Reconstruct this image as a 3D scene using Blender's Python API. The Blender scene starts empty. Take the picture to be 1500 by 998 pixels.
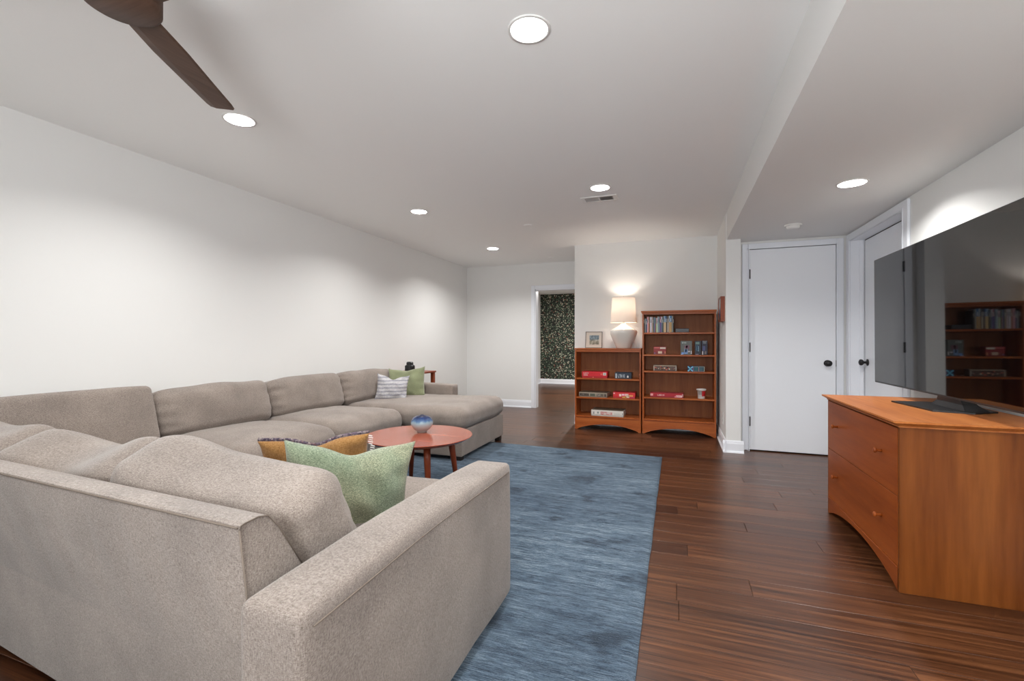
import bpy, bmesh, math, random
from mathutils import Vector, Matrix, noise
from math import radians as R, pi, sin, cos

# ------------------------------------------------------------------ camera, world, exposure
sc = bpy.context.scene
col = sc.collection
cam_data = bpy.data.cameras.new('camera'); cam = bpy.data.objects.new('camera', cam_data)
col.objects.link(cam); sc.camera = cam
cam_data.lens = 16.0; cam_data.sensor_width = 36.0; cam_data.clip_start = 0.05
cam.location = (0, 0, 1.12); cam.rotation_euler = (R(90), 0, R(19.86))
sc.view_settings.view_transform = 'Standard'; sc.view_settings.look = 'None'
sc.view_settings.gamma = 1; sc.view_settings.use_curve_mapping = False
sc.view_settings.exposure = 0.66
world = bpy.data.worlds.new('world'); sc.world = world; world.use_nodes = True
world.node_tree.nodes['Background'].inputs[0].default_value = (0.93, 0.96, 1.0, 1)
world.node_tree.nodes['Background'].inputs[1].default_value = 0.5

CZ, SZ = 2.40, 2.13           # main ceiling, dropped ceiling
WALLX, BACKY, BOOKY = -3.455, 7.24, 6.06
CAN_W = 14.0                  # watts per recessed downlight
def lamp(name, kind, loc, energy, color=(1, 1, 1), rot=(0, 0, 0), **kw):
    l = bpy.data.lights.new(name, kind); l.energy = energy; l.color = color
    for k, v in kw.items(): setattr(l, k, v)
    o = bpy.data.objects.new(name, l); o.location = loc; o.rotation_euler = rot; col.objects.link(o)
    return o
# added fill light, shining in through the made-up window behind the photographer
lamp('added_window_fill', 'AREA', (-1.1, -3.45, 1.35), 8, (0.90, 0.95, 1.0), (R(90), 0, 0), shape='RECTANGLE', size=3.4, size_y=2.0)

# soft unseen fill added to lighten the ceiling, behind and left of the camera
lamp('added_ceiling_fill', 'AREA', (-.3, -1.0, 1.40), 48, (0.95, 0.98, 1.0), (R(130), 0, 0), shape='DISK', size=1.0)

# ------------------------------------------------------------------ materials
def lin(c):
    return tuple(((v/255)/12.92 if v/255 <= .04045 else ((v/255+.055)/1.055)**2.4) for v in c) + (1,)
def mat(name, rgb=(200,200,200), rough=.5, metal=0, **kw):
    m = bpy.data.materials.new(name); m.use_nodes = True
    b = m.node_tree.nodes['Principled BSDF']
    b.inputs['Base Color'].default_value = lin(rgb); b.inputs['Roughness'].default_value = rough
    b.inputs['Metallic'].default_value = metal
    for k, v in kw.items(): b.inputs[k].default_value = v
    return m
def N(m, t, **kw):
    n = m.node_tree.nodes.new(t)
    for k, v in kw.items(): setattr(n, k, v)
    return n
def L(m, a, b): m.node_tree.links.new(a, b)
def bsdf(m): return m.node_tree.nodes['Principled BSDF']
def coords(m, scale=(1,1,1), src='Object', rand=False):
    tc = N(m, 'ShaderNodeTexCoord'); mp = N(m, 'ShaderNodeMapping')
    mp.inputs['Scale'].default_value = scale
    L(m, tc.outputs[src], mp.inputs['Vector'])
    if rand:
        oi = N(m, 'ShaderNodeObjectInfo'); mu = N(m, 'ShaderNodeMath', operation='MULTIPLY'); mu.inputs[1].default_value = 37
        cb = N(m, 'ShaderNodeCombineXYZ'); L(m, oi.outputs['Random'], mu.inputs[0])
        L(m, mu.outputs[0], cb.inputs[0]); L(m, mu.outputs[0], cb.inputs[1]); L(m, mu.outputs[0], cb.inputs[2])
        L(m, cb.outputs[0], mp.inputs['Location'])
    return mp.outputs[0]
def noise_n(m, vec, scale, detail=3, rough=.55):
    n = N(m, 'ShaderNodeTexNoise'); n.inputs['Scale'].default_value = scale
    n.inputs['Detail'].default_value = detail; n.inputs['Roughness'].default_value = rough
    L(m, vec, n.inputs['Vector']); return n.outputs[0]
def ramp(m, fac, stops):
    r = N(m, 'ShaderNodeValToRGB'); e = r.color_ramp.elements
    while len(e) < len(stops): e.new(.5)
    for i, (p, c) in enumerate(stops): e[i].position = p; e[i].color = lin(c)
    L(m, fac, r.inputs[0]); return r.outputs[0]
def mix(m, fac, a, b, mode='MIX'):
    n = N(m, 'ShaderNodeMix', data_type='RGBA', blend_type=mode)
    if isinstance(fac, (int, float)): n.inputs[0].default_value = fac
    else: L(m, fac, n.inputs[0])
    for i, v in ((6, a), (7, b)):
        if isinstance(v, tuple): n.inputs[i].default_value = v
        else: L(m, v, n.inputs[i])
    return n.outputs[2]
def bump(m, h, strength=.2, dist=.01):
    b = N(m, 'ShaderNodeBump'); b.inputs['Strength'].default_value = strength; b.inputs['Distance'].default_value = dist
    L(m, h, b.inputs['Height']); L(m, b.outputs[0], bsdf(m).inputs['Normal'])

def paint(name, rgb, rough=.6):
    m = mat(name, rgb, rough); v = coords(m); bump(m, noise_n(m, v, 220, 2), .06, .002); return m
def wood(name, dark, mid, light, axis='x', rough=.35, freq=1.0, coat=0.0, big=1.0):
    m = mat(name, mid, rough); bsdf(m).inputs['Specular IOR Level'].default_value = .3
    sc_ = {'x': (1.2, 16, 16), 'y': (16, 1.2, 16), 'z': (16, 16, 1.2)}[axis]
    v = coords(m, tuple(s*freq for s in sc_), rand=True)
    a = noise_n(m, v, 1.0, 5, .6); b = noise_n(m, v, 6.0, 3, .6)
    c1 = ramp(m, a, [(.28, dark), (.5, mid), (.72, light)])
    c2 = ramp(m, b, [(.3, dark), (.7, light)])
    L(m, mix(m, .28, c1, c2), bsdf(m).inputs['Base Color'])
    bsdf(m).inputs['Coat Weight'].default_value = coat; bsdf(m).inputs['Coat Roughness'].default_value = .15
    bump(m, b, .05, .002); return m
def fabric(name, dark, mid, light, sc_=1.0, sheen=.25, st=.32):
    m = mat(name, mid, .95); bsdf(m).inputs['Sheen Weight'].default_value = sheen; bsdf(m).inputs['Sheen Roughness'].default_value = .5
    bsdf(m).inputs['Specular IOR Level'].default_value = .15
    va = coords(m, (640*sc_, 640*sc_, 110*sc_)); vb = coords(m, (150*sc_, 150*sc_, 640*sc_))
    a = noise_n(m, va, 1.0, 3, .7); b = noise_n(m, vb, 1.0, 3, .7)
    ma = N(m, 'ShaderNodeMath', operation='ADD'); L(m, a, ma.inputs[0]); L(m, b, ma.inputs[1])
    mh = N(m, 'ShaderNodeMath', operation='MULTIPLY'); mh.inputs[1].default_value = .5; L(m, ma.outputs[0], mh.inputs[0])
    c = ramp(m, mh.outputs[0], [(.36, dark), (.5, mid), (.64, light)])
    vc = coords(m, (1, 1, 1)); w = noise_n(m, vc, 5, 3)
    cw = ramp(m, w, [(.3, (225, 225, 226)), (.7, (255, 255, 255))])
    L(m, mix(m, 1.0, c, cw, 'MULTIPLY'), bsdf(m).inputs['Base Color'])
    bump(m, mh.outputs[0], st, .004); return m

M = {}
M['wall'] = paint('wall_paint', (234, 234, 232), .65)
M['ceiling'] = paint('ceiling_paint', (250, 251, 250), .7)
M['trim'] = mat('trim_paint', (240, 243, 249), .35)
M['door'] = mat('door_paint', (240, 243, 248), .4)
M['gap'] = mat('dark_gap', (28, 26, 25), .9)
M['black'] = mat('black_metal', (14, 14, 15), .45, 0)
M['blackplastic'] = mat('black_plastic', (26, 27, 29), .4)
M['white'] = mat('white_plastic', (232, 231, 228), .4)
M['reflector'] = mat('light_reflector', (150, 150, 150), .5)
M['sofa'] = fabric('sofa_fabric', (104, 93, 85), (146, 134, 125), (176, 165, 156))
M['sofadark'] = mat('sofa_seam', (112, 100, 90), .9)
M['footing'] = mat('dark_footing', (30, 22, 18), .6)
M['cherry'] = wood('cherry_wood', (136, 60, 22), (168, 86, 36), (192, 110, 54), 'x', .35)
M['cherry_z'] = wood('cherry_wood_upright', (136, 60, 22), (168, 86, 36), (192, 110, 54), 'z', .35)
M['cherry_back'] = wood('cherry_back_board', (122, 66, 30), (148, 86, 44), (164, 102, 58), 'z', .5)
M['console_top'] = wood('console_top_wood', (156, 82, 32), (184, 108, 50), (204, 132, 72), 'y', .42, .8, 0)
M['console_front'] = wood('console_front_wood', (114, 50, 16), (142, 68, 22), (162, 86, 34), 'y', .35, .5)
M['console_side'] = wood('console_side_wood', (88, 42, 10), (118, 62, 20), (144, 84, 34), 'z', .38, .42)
M['table'] = wood('table_wood', (128, 56, 34), (156, 74, 48), (178, 94, 66), 'x', .25, .7, .4)
M['tableleg'] = wood('table_leg_wood', (104, 42, 22), (134, 60, 32), (156, 78, 46), 'z', .35, .7)
M['fan_blade'] = wood('fan_blade_wood', (66, 46, 36), (86, 63, 51), (102, 78, 64), 'y', .5, 1.2)
M['fan'] = wood('fan_wood', (66, 46, 36), (86, 63, 51), (102, 78, 64), 'x', .5, 1.2)

def floor_mat():
    m = mat('bamboo_floor', (96, 60, 42), .3)
    v = coords(m, (1.0, 48, 48), rand=True); a = noise_n(m, v, 1.0, 6, .62)
    vb = coords(m, (3.0, 230, 230), rand=True); b = noise_n(m, vb, 1.0, 3, .6)
    c1 = ramp(m, a, [(.36, (46, 25, 14)), (.5, (92, 55, 34)), (.64, (152, 104, 70))])
    c2 = ramp(m, b, [(.38, (58, 34, 22)), (.62, (140, 94, 64))])
    c = mix(m, .45, c1, c2)
    oi = N(m, 'ShaderNodeObjectInfo')
    t = ramp(m, oi.outputs['Random'], [(0, (150, 136, 130)), (.25, (186, 174, 162)), (1, (212, 200, 186))])
    L(m, mix(m, 1.0, c, t, 'MULTIPLY'), bsdf(m).inputs['Base Color'])
    bsdf(m).inputs['Specular IOR Level'].default_value = .55
    rr = N(m, 'ShaderNodeMapRange'); rr.inputs['To Min'].default_value = .24; rr.inputs['To Max'].default_value = .38
    L(m, b, rr.inputs[0]); L(m, rr.outputs[0], bsdf(m).inputs['Roughness'])
    bump(m, b, .07, .002); return m
M['floor'] = floor_mat()

def rug_mat():
    m = mat('rug_wool', (90, 112, 134), .95); bsdf(m).inputs['Sheen Weight'].default_value = .35; bsdf(m).inputs['Sheen Roughness'].default_value = .3
    bsdf(m).inputs['Sheen Tint'].default_value = (.75, .88, 1, 1); bsdf(m).inputs['Specular IOR Level'].default_value = .1
    a = noise_n(m, coords(m, (13, 150, 1)), 1.0, 4, .8); b = noise_n(m, coords(m, (2.2, 22, 1)), 1.0, 4, .7)
    c = noise_n(m, coords(m, (3.0, 4.2, 1)), 1.0, 3, .6); d = noise_n(m, coords(m, (150, 330, 1)), 1.0, 2, .8); e = noise_n(m, coords(m, (.7, .9, 1)), 1.0, 2)
    ca = ramp(m, a, [(.41, (26, 44, 62)), (.5, (84, 106, 126)), (.59, (160, 176, 188))])
    cb = ramp(m, b, [(.40, (36, 56, 76)), (.5, (88, 110, 128)), (.60, (142, 160, 172))])
    cc = ramp(m, c, [(.34, (120, 132, 148)), (.42, (222, 228, 234)), (.52, (255, 255, 255))])
    cd = ramp(m, d, [(.36, (170, 176, 184)), (.6, (255, 255, 255))]); ce = ramp(m, e, [(.38, (206, 212, 220)), (.6, (255, 255, 255))])
    x = mix(m, .42, ca, cb)
    for k in (cc, cd, ce): x = mix(m, 1.0, x, k, 'MULTIPLY')
    L(m, x, bsdf(m).inputs['Base Color'])
    ad = N(m, 'ShaderNodeMath', operation='ADD'); L(m, a, ad.inputs[0]); L(m, d, ad.inputs[1])
    bump(m, ad.outputs[0], .8, .008); return m
M['rug'] = rug_mat()

def wallpaper_mat():
    m = mat('floral_wallpaper', (40, 52, 40), .7)
    v = coords(m, (1, 1, 1)); vo = N(m, 'ShaderNodeTexVoronoi'); vo.inputs['Scale'].default_value = 42; L(m, v, vo.inputs['Vector'])
    sep = N(m, 'ShaderNodeSeparateColor'); L(m, vo.outputs['Color'], sep.inputs[0])
    leaf = ramp(m, sep.outputs[0], [(0, (30, 36, 30)), (.24, (48, 66, 50)), (.44, (82, 106, 82)), (.60, (38, 42, 36)), (.70, (140, 152, 132)), (.82, (206, 198, 178)), (.95, (156, 100, 82))])
    for n in m.node_tree.nodes:
        if n.type == 'VALTORGB': n.color_ramp.interpolation = 'CONSTANT'
    d = ramp(m, vo.outputs['Distance'], [(.35, (255, 255, 255)), (.62, (90, 96, 90))])
    L(m, mix(m, 1.0, leaf, d, 'MULTIPLY'), bsdf(m).inputs['Base Color']); return m
M['wallpaper'] = wallpaper_mat()

def emis(name, rgb, s):
    m = bpy.data.materials.new(name); m.use_nodes = True; nt = m.node_tree; nt.nodes.clear()
    e = nt.nodes.new('ShaderNodeEmission'); o = nt.nodes.new('ShaderNodeOutputMaterial')
    e.inputs[0].default_value = lin(rgb); e.inputs[1].default_value = s; nt.links.new(e.outputs[0], o.inputs[0]); return m
M['lens'] = emis('light_lens', (255, 253, 248), 6.0)

def shade_mat():
    m = bpy.data.materials.new('lamp_shade_linen'); m.use_nodes = True; nt = m.node_tree; nt.nodes.clear()
    d = nt.nodes.new('ShaderNodeBsdfDiffuse'); t = nt.nodes.new('ShaderNodeBsdfTranslucent'); x = nt.nodes.new('ShaderNodeMixShader'); o = nt.nodes.new('ShaderNodeOutputMaterial')
    d.inputs[0].default_value = lin((238, 228, 218)); t.inputs[0].default_value = lin((240, 222, 206)); x.inputs[0].default_value = .12
    nt.links.new(d.outputs[0], x.inputs[1]); nt.links.new(t.outputs[0], x.inputs[2]); nt.links.new(x.outputs[0], o.inputs[0]); return m
M['shade'] = shade_mat()
M['ceramic'] = mat('white_glazed_ceramic', (226, 220, 212), .12, **{'Coat Weight': .5})
def screen_mat():
    m = mat('tv_screen_glass', (8, 8, 9), .03); bsdf(m).inputs['IOR'].default_value = 1.62
    return m
M['screen'] = screen_mat()
def vase_mat():
    m = mat('blue_drip_glaze', (150, 170, 180), .08); bsdf(m).inputs['Coat Weight'].default_value = .6
    tc = N(m, 'ShaderNodeTexCoord'); sp = N(m, 'ShaderNodeSeparateXYZ'); L(m, tc.outputs['Object'], sp.inputs[0])
    nz = noise_n(m, coords(m, (30, 30, 12)), 1.0, 3)
    mm = N(m, 'ShaderNodeMath', operation='MULTIPLY'); mm.inputs[1].default_value = .035; L(m, nz, mm.inputs[0])
    ad = N(m, 'ShaderNodeMath', operation='ADD'); L(m, sp.outputs[2], ad.inputs[0]); L(m, mm.outputs[0], ad.inputs[1])
    mr = N(m, 'ShaderNodeMapRange'); mr.inputs['From Min'].default_value = 0; mr.inputs['From Max'].default_value = .145; L(m, ad.outputs[0], mr.inputs[0])
    c = ramp(m, mr.outputs[0], [(.1, (168, 166, 160)), (.45, (176, 178, 178)), (.66, (146, 172, 184)), (.76, (62, 98, 140)), (.86, (28, 52, 100)), (1, (16, 26, 50))])
    L(m, c, bsdf(m).inputs['Base Color']); return m
M['vase'] = vase_mat()
def glass_mat():
    m = bpy.data.materials.new('window_glass'); m.use_nodes = True; nt = m.node_tree; nt.nodes.clear()
    a = nt.nodes.new('ShaderNodeBsdfTransparent'); g = nt.nodes.new('ShaderNodeBsdfGlossy'); x = nt.nodes.new('ShaderNodeMixShader'); o = nt.nodes.new('ShaderNodeOutputMaterial')
    g.inputs['Roughness'].default_value = .02; x.inputs[0].default_value = .08
    nt.links.new(a.outputs[0], x.inputs[1]); nt.links.new(g.outputs[0], x.inputs[2]); nt.links.new(x.outputs[0], o.inputs[0]); return m
M['glass'] = glass_mat()
def green_mat():
    m = mat('green_woven_fabric', (140, 160, 130), .95); bsdf(m).inputs['Sheen Weight'].default_value = .3
    v = coords(m, (200, 200, 520)); a = noise_n(m, v, 1.0, 4, .75)
    c = ramp(m, a, [(.36, (92, 102, 82)), (.5, (142, 150, 128)), (.64, (190, 192, 170))])
    w = noise_n(m, coords(m, (3, 6, 3)), 1.0, 2); cw = ramp(m, w, [(.38, (226, 238, 226)), (.62, (250, 246, 232))])
    L(m, mix(m, 1.0, c, cw, 'MULTIPLY'), bsdf(m).inputs['Base Color']); bump(m, a, .8, .005); return m
M['green'] = green_mat()
M['sage'] = fabric('sage_velvet', (116, 122, 88), (142, 148, 114), (164, 170, 138), 1, .4, .3)
M['mustard'] = fabric('mustard_cotton', (136, 96, 52), (166, 122, 72), (188, 146, 96), .6, .2, .3)
def patterned():
    m = mat('purple_patterned_fabric', (96, 84, 98), .9)
    v = coords(m, (1, 1, 1)); vo = N(m, 'ShaderNodeTexVoronoi'); vo.inputs['Scale'].default_value = 130; L(m, v, vo.inputs['Vector'])
    sep = N(m, 'ShaderNodeSeparateColor'); L(m, vo.outputs['Color'], sep.inputs[0])
    L(m, ramp(m, sep.outputs[0], [(0, (58, 48, 62)), (.55, (92, 78, 92)), (.85, (150, 138, 136)), (1, (96, 66, 66))]), bsdf(m).inputs['Base Color']); return m
M['pattern'] = patterned()
def striped():
    m = mat('striped_white_cotton', (222, 220, 220), .9)
    v = coords(m, (1, 1, 1)); wv = N(m, 'ShaderNodeTexWave', bands_direction='Z'); wv.inputs['Scale'].default_value = 8.5; wv.inputs['Distortion'].default_value = 1.2; wv.inputs['Detail'].default_value = 3; L(m, v, wv.inputs['Vector']); a = wv.outputs[1]; b = noise_n(m, coords(m, (160, 160, 160)), 1.0, 2)
    c = ramp(m, a, [(.04, (146, 144, 154)), (.16, (192, 190, 194)), (.5, (206, 204, 204)), (.75, (184, 182, 190)), (.95, (214, 212, 210))])
    cb = ramp(m, b, [(.35, (190, 190, 196)), (.6, (255, 255, 255))])
    L(m, mix(m, 1.0, c, cb, 'MULTIPLY'), bsdf(m).inputs['Base Color']); bump(m, b, .4, .003); return m
M['striped'] = striped()
_cc = {}
def cm(rgb, rough=.45):
    k = (rgb, rough)
    if k not in _cc: _cc[k] = mat('colour_%02x%02x%02x' % rgb, rgb, rough)
    return _cc[k]

# ------------------------------------------------------------------ mesh helpers (all coordinates are world coordinates)
WM = {}
def link(name, bm, m, parent=None, smooth=False, autosmooth=None):
    bmesh.ops.recalc_face_normals(bm, faces=bm.faces[:])
    if parent is not None: bm.transform(WM[parent.name].inverted())
    me = bpy.data.meshes.new(name); bm.to_mesh(me); bm.free()
    mats = m if isinstance(m, list) else [m]
    for q in mats: me.materials.append(q)
    if smooth: me.shade_smooth()
    o = bpy.data.objects.new(name, me); col.objects.link(o)
    if parent is not None:
        o.parent = parent; WM[o.name] = WM[parent.name].copy()
    else: WM[o.name] = Matrix.Identity(4)
    return o
def localise(o, loc):
    """give a single-mesh thing its origin at its base"""
    o.data.transform(Matrix.Translation(-Vector(loc))); o.location = loc; WM[o.name] = Matrix.Translation(loc); return o
def thing(name, label, cat, loc, rz=0, group=None):
    o = bpy.data.objects.new(name, None); col.objects.link(o); o.empty_display_size = .1
    o.location = loc; o.rotation_euler = (0, 0, rz); WM[o.name] = Matrix.Translation(loc) @ Matrix.Rotation(rz, 4, 'Z')
    o['label'] = label; o['category'] = cat
    if group: o['group'] = group
    return o
def tag(o, label, cat, group=None):
    o['label'] = label; o['category'] = cat
    if group: o['group'] = group
    return o
def struct(o, label=None):
    o['kind'] = 'structure'
    if label: o['label'] = label; 
    return o
def addbox(bm, x0, x1, y0, y1, z0, z1, bev=0, seg=1, mi=0):
    r = bmesh.ops.create_cube(bm, size=1); vs = r['verts']
    for v in vs:
        v.co = Vector((x0 if v.co.x < 0 else x1, y0 if v.co.y < 0 else y1, z0 if v.co.z < 0 else z1))
    fs = set(f for v in vs for f in v.link_faces)
    for f in fs: f.material_index = mi
    if bev:
        es = list(set(e for v in vs for e in v.link_edges))
        bmesh.ops.bevel(bm, geom=es, offset=bev, segments=seg, affect='EDGES', profile=.5)
def box(*a, **k):
    bm = bmesh.new(); addbox(bm, *a, **k); return bm
def lathe(bm, prof, cx, cy, cz, n=32):
    rings = []
    for r, z in prof:
        if r < 1e-5: rings.append([bm.verts.new((cx, cy, cz+z))])
        else: rings.append([bm.verts.new((cx+r*cos(2*pi*i/n), cy+r*sin(2*pi*i/n), cz+z)) for i in range(n)])
    for a, b in zip(rings, rings[1:]):
        for i in range(n):
            j = (i+1) % n
            if len(a) == 1 and len(b) > 1: bm.faces.new((a[0], b[i], b[j]))
            elif len(b) == 1 and len(a) > 1: bm.faces.new((a[i], a[j], b[0]))
            elif len(a) > 1: bm.faces.new((a[i], a[j], b[j], b[i]))
def tube(bm, pts, rad, n=8):
    pts = [Vector(p) for p in pts]; rings = []
    rads = rad if isinstance(rad, (list, tuple)) else [rad]*len(pts)
    for i, p in enumerate(pts):
        d = (pts[min(i+1, len(pts)-1)] - pts[max(i-1, 0)]).normalized()
        up = Vector((0, 0, 1)) if abs(d.z) < .9 else Vector((1, 0, 0))
        a = d.cross(up).normalized(); b = d.cross(a)
        rings.append([bm.verts.new(p + rads[i]*(a*cos(2*pi*k/n)+b*sin(2*pi*k/n))) for k in range(n)])
    for a, b in zip(rings, rings[1:]):
        for k in range(n): bm.faces.new((a[k], a[(k+1) % n], b[(k+1) % n], b[k]))
    bm.faces.new(rings[0][::-1]); bm.faces.new(rings[-1])
def prism(bm, poly, axis, a0, a1):
    """extrude polygon (list of 2D points) along axis between a0 and a1"""
    def P(u, v, w): return {'x': (w, u, v), 'y': (u, w, v), 'z': (u, v, w)}[axis]
    A = [bm.verts.new(P(u, v, a0)) for u, v in poly]; B = [bm.verts.new(P(u, v, a1)) for u, v in poly]
    n = len(poly)
    for i in range(n): bm.faces.new((A[i], A[(i+1) % n], B[(i+1) % n], B[i]))
    f1 = bm.faces.new(A); f2 = bm.faces.new(B[::-1])
    bmesh.ops.triangulate(bm, faces=[f for f in (f1, f2) if len(f.verts) > 4])
def softbox(hx, hy, hz, r, puff=(0, 0, 0), n=16, wr=0.0, seed=0.0, fn=None, wfreq=(9, 9, 9)):
    bm = bmesh.new(); bmesh.ops.create_cube(bm, size=2)
    bmesh.ops.subdivide_edges(bm, edges=bm.edges[:], cuts=n, use_grid_fill=True)
    for v in bm.verts:
        c = [math.copysign(1-(1-abs(q))**1.5, q) for q in v.co]
        p = Vector((c[0]*hx, c[1]*hy, c[2]*hz))
        q = Vector((max(-(hx-r), min(hx-r, p.x)), max(-(hy-r), min(hy-r, p.y)), max(-(hz-r), min(hz-r, p.z))))
        d = p-q
        if d.length > 1e-7: p = q + d.normalized()*r
        u, w, t = p.x/hx, p.y/hy, p.z/hz
        f = lambda a, b: max(0, 1-a*a)**.6*max(0, 1-b*b)**.6
        p.x += puff[0]*f(w, t)*math.copysign(min(1, abs(u))**3, u)
        p.y += puff[1]*f(u, t)*math.copysign(min(1, abs(w))**3, w)
        p.z += puff[2]*f(u, w)*math.copysign(min(1, abs(t))**3, t)
        v.co = p
    if wr:
        bm.normal_update()
        off = {}
        for v in bm.verts:
            p = Vector((v.co.x*wfreq[0]+seed, v.co.y*wfreq[1]+seed*1.7, v.co.z*wfreq[2]-seed))
            off[v] = v.normal*(noise.noise(p)*wr + noise.noise(p*.35)*wr*1.4)
        for v, o in off.items(): v.co += o
    if fn:
        for v in bm.verts: v.co = fn(v.co.copy())
    return bm
def pillow(w, h, t, n=30, pinch=.10, dent=0.0, wr=.006, seed=0, ear=0.0):
    """knife-edge throw pillow, local x = width, z = height, y = thickness (front = -y)"""
    bm = bmesh.new(); G = {}
    for s in (-1, 1):
        for i in range(n+1):
            for j in range(n+1):
                u = -1+2*i/n; v = -1+2*j/n; u = math.copysign(1-(1-abs(u))**1.25, u); v = math.copysign(1-(1-abs(v))**1.25, v)
                edge = i in (0, n) or j in (0, n)
                if edge and s == 1: G[(s, i, j)] = G[(-1, i, j)]; continue
                x = u*w/2*(1-pinch*(1-v*v)*abs(u)**1.5); z = v*h/2*(1-pinch*(1-u*u)*abs(v)**1.5)
                if v > 0: z -= dent*math.exp(-(u*3.2)**2)*v**2*h
                if v > 0: z += ear*h*abs(u)**6*v**3
                th = t/2*((1-u*u)*(1-v*v))**.42
                if v > 0: th *= 1-.45*(dent > 0)*math.exp(-(u*3)**2)*v
                y = s*th
                wv = noise.noise(Vector((x*14+seed, s*5+seed, z*14)))*wr*4*((1-u*u)*(1-v*v))**.3
                ang = math.atan2(v, u); wv += wr*sin(ang*14+seed)*(abs(u)*abs(v))**1.2*(1-max(abs(u), abs(v)))**.5*2
                G[(s, i, j)] = bm.verts.new((x, y+wv*(1 if not edge else 0), z))
    for s in (-1, 1):
        for i in range(n):
            for j in range(n):
                q = [G[(s, i, j)], G[(s, i+1, j)], G[(s, i+1, j+1)], G[(s, i, j+1)]]
                f = bm.faces.new(q if s < 0 else q[::-1]); f.material_index = 0 if s < 0 else 1
    return bm
def place(bm, loc, rz=0, tilt=0, roll=0):
    bm.transform(Matrix.Translation(loc) @ Matrix.Rotation(rz, 4, 'Z') @ Matrix.Rotation(tilt, 4, 'X') @ Matrix.Rotation(roll, 4, 'Y')); return bm
def with_holes(rect, z, holes, n=36):
    """horizontal sheet with round openings"""
    bm = bmesh.new(); x0, x1, y0, y1 = rect
    def loop(pts):
        vs = [bm.verts.new((p[0], p[1], z)) for p in pts]
        for i in range(len(vs)): bm.edges.new((vs[i], vs[(i+1) % len(vs)]))
    loop([(x0, y0), (x1, y0), (x1, y1), (x0, y1)])
    for cx, cy, r in holes: loop([(cx+r*cos(2*pi*k/n), cy+r*sin(2*pi*k/n)) for k in range(n)])
    bmesh.ops.triangle_fill(bm, edges=bm.edges[:], use_beauty=True, use_dissolve=False)
    return bm

# ------------------------------------------------------------------ structure: walls, ceiling
LIGHTS = [(-.57, 1.785), (-2.38, 1.943), (-2.40, 3.93), (-.60, 3.83), (-2.40, 5.86), (-.57, -.30), (-2.38, -.30), (-.57, -2.1), (-2.38, -2.1)]
SOFFIT_LIGHTS = [(1.06, 3.486), (1.06, 1.2), (1.06, -1.0)]
HR = .075
bm = with_holes((WALLX-.1, .55, -3.3, 7.4), CZ, [(x, y, HR) for x, y in LIGHTS])
addbox(bm, WALLX-.1, .55, -3.3, 7.4, CZ+.12, CZ+.2)
struct(link('ceiling', bm, M['ceiling']))
bm = with_holes((.485, 1.75, -3.3, 5.4), SZ, [(x, y, HR) for x, y in SOFFIT_LIGHTS])
addbox(bm, .475, .485, -3.3, 5.03, SZ, CZ)
struct(link('ceiling_soffit', bm, M['wall']))
bm = bmesh.new(); addbox(bm, WALLX-.15, WALLX, -3.3, BACKY+.12, 0, CZ+.1)
struct(link('wall_left', bm, M['wall']))
OX0, OX1, OZ = -2.205, -1.36, 1.965      # opening in the back wall
bm = bmesh.new()
addbox(bm, WALLX-.1, OX0, BACKY, BACKY+.12, 0, CZ+.05); addbox(bm, OX0, OX1, BACKY, BACKY+.12, OZ, CZ+.05)
addbox(bm, OX1, -1.29, BACKY, BACKY+.12, 0, CZ+.05)
struct(link('wall_back', bm, M['wall']))
bm = box(-1.29, .468, BOOKY, BACKY+.12, 0, CZ+.02); struct(link('wall_bookcase', bm, M['wall']))
bm = bmesh.new()
addbox(bm, .468, .603, 5.03, 6.2, 0, CZ+.02); addbox(bm, .603, .69, 5.20, 5.32, 0, SZ+.05)
addbox(bm, .69, 1.455, 5.20, 5.32, 2.05, SZ+.05); addbox(bm, 1.455, 1.70, 5.20, 5.32, 0, SZ+.05)
struct(link('wall_closet', bm, M['wall']))
bm = bmesh.new()
addbox(bm, 1.54, 1.70, 5.10, 5.20, 0, SZ+.05); addbox(bm, 1.54, 1.70, 4.01, 5.10, 2.06, SZ+.05); addbox(bm, 1.54, 1.70, -3.3, 4.01, 0, SZ+.05)
struct(link('wall_right', bm, M['wall']))
# wall behind the photographer; its unseen window is added to let fill light in
bm = bmesh.new()
addbox(bm, WALLX, -2.8, -3.32, -3.2, 0, CZ+.05); addbox(bm, .6, 1.6, -3.32, -3.2, 0, CZ+.05)
addbox(bm, -2.8, .6, -3.32, -3.2, 0, .35); addbox(bm, -2.8, .6, -3.32, -3.2, 2.15, CZ+.05)
struct(link('wall_front', bm, M['wall']))
w1 = bpy.data.objects.new('added_window', None); col.objects.link(w1); w1.location = (-1.1, -3.26, .35); WM[w1.name] = Matrix.Translation(w1.location); struct(w1)
for i in range(3):
    x0 = -2.8+i*3.4/3; x1 = x0+3.4/3; bm = bmesh.new()
    addbox(bm, x0, x1, -3.29, -3.23, .35, .41); addbox(bm, x0, x1, -3.29, -3.23, 2.09, 2.15)
    addbox(bm, x0, x0+.05, -3.29, -3.23, .41, 2.09); addbox(bm, x1-.05, x1, -3.29, -3.23, .41, 2.09)
    link('window_frame', bm, M['trim'], w1); link('pane', box(x0+.05, x1-.05, -3.262, -3.258, .41, 2.09), M['glass'], w1)

# room beyond the opening
bm = box(-3.46, -3.36, BACKY+.12, 11.6, 0, 2.4); struct(link('wall_hall_left', bm, M['wall']))
bm = box(-3.40, 0.6, 11.5, 11.6, 0, 2.4); struct(link('wall_hall_back', bm, M['wallpaper']))
bm = box(.5, .6, BACKY+.12, 11.5, 0, 2.4); struct(link('wall_hall_right', bm, M['wall']))
bm = box(-3.4, .6, BACKY+.1, 11.6, 2.325, 2.40); struct(link('ceiling_hall', bm, M['ceiling']))

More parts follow.
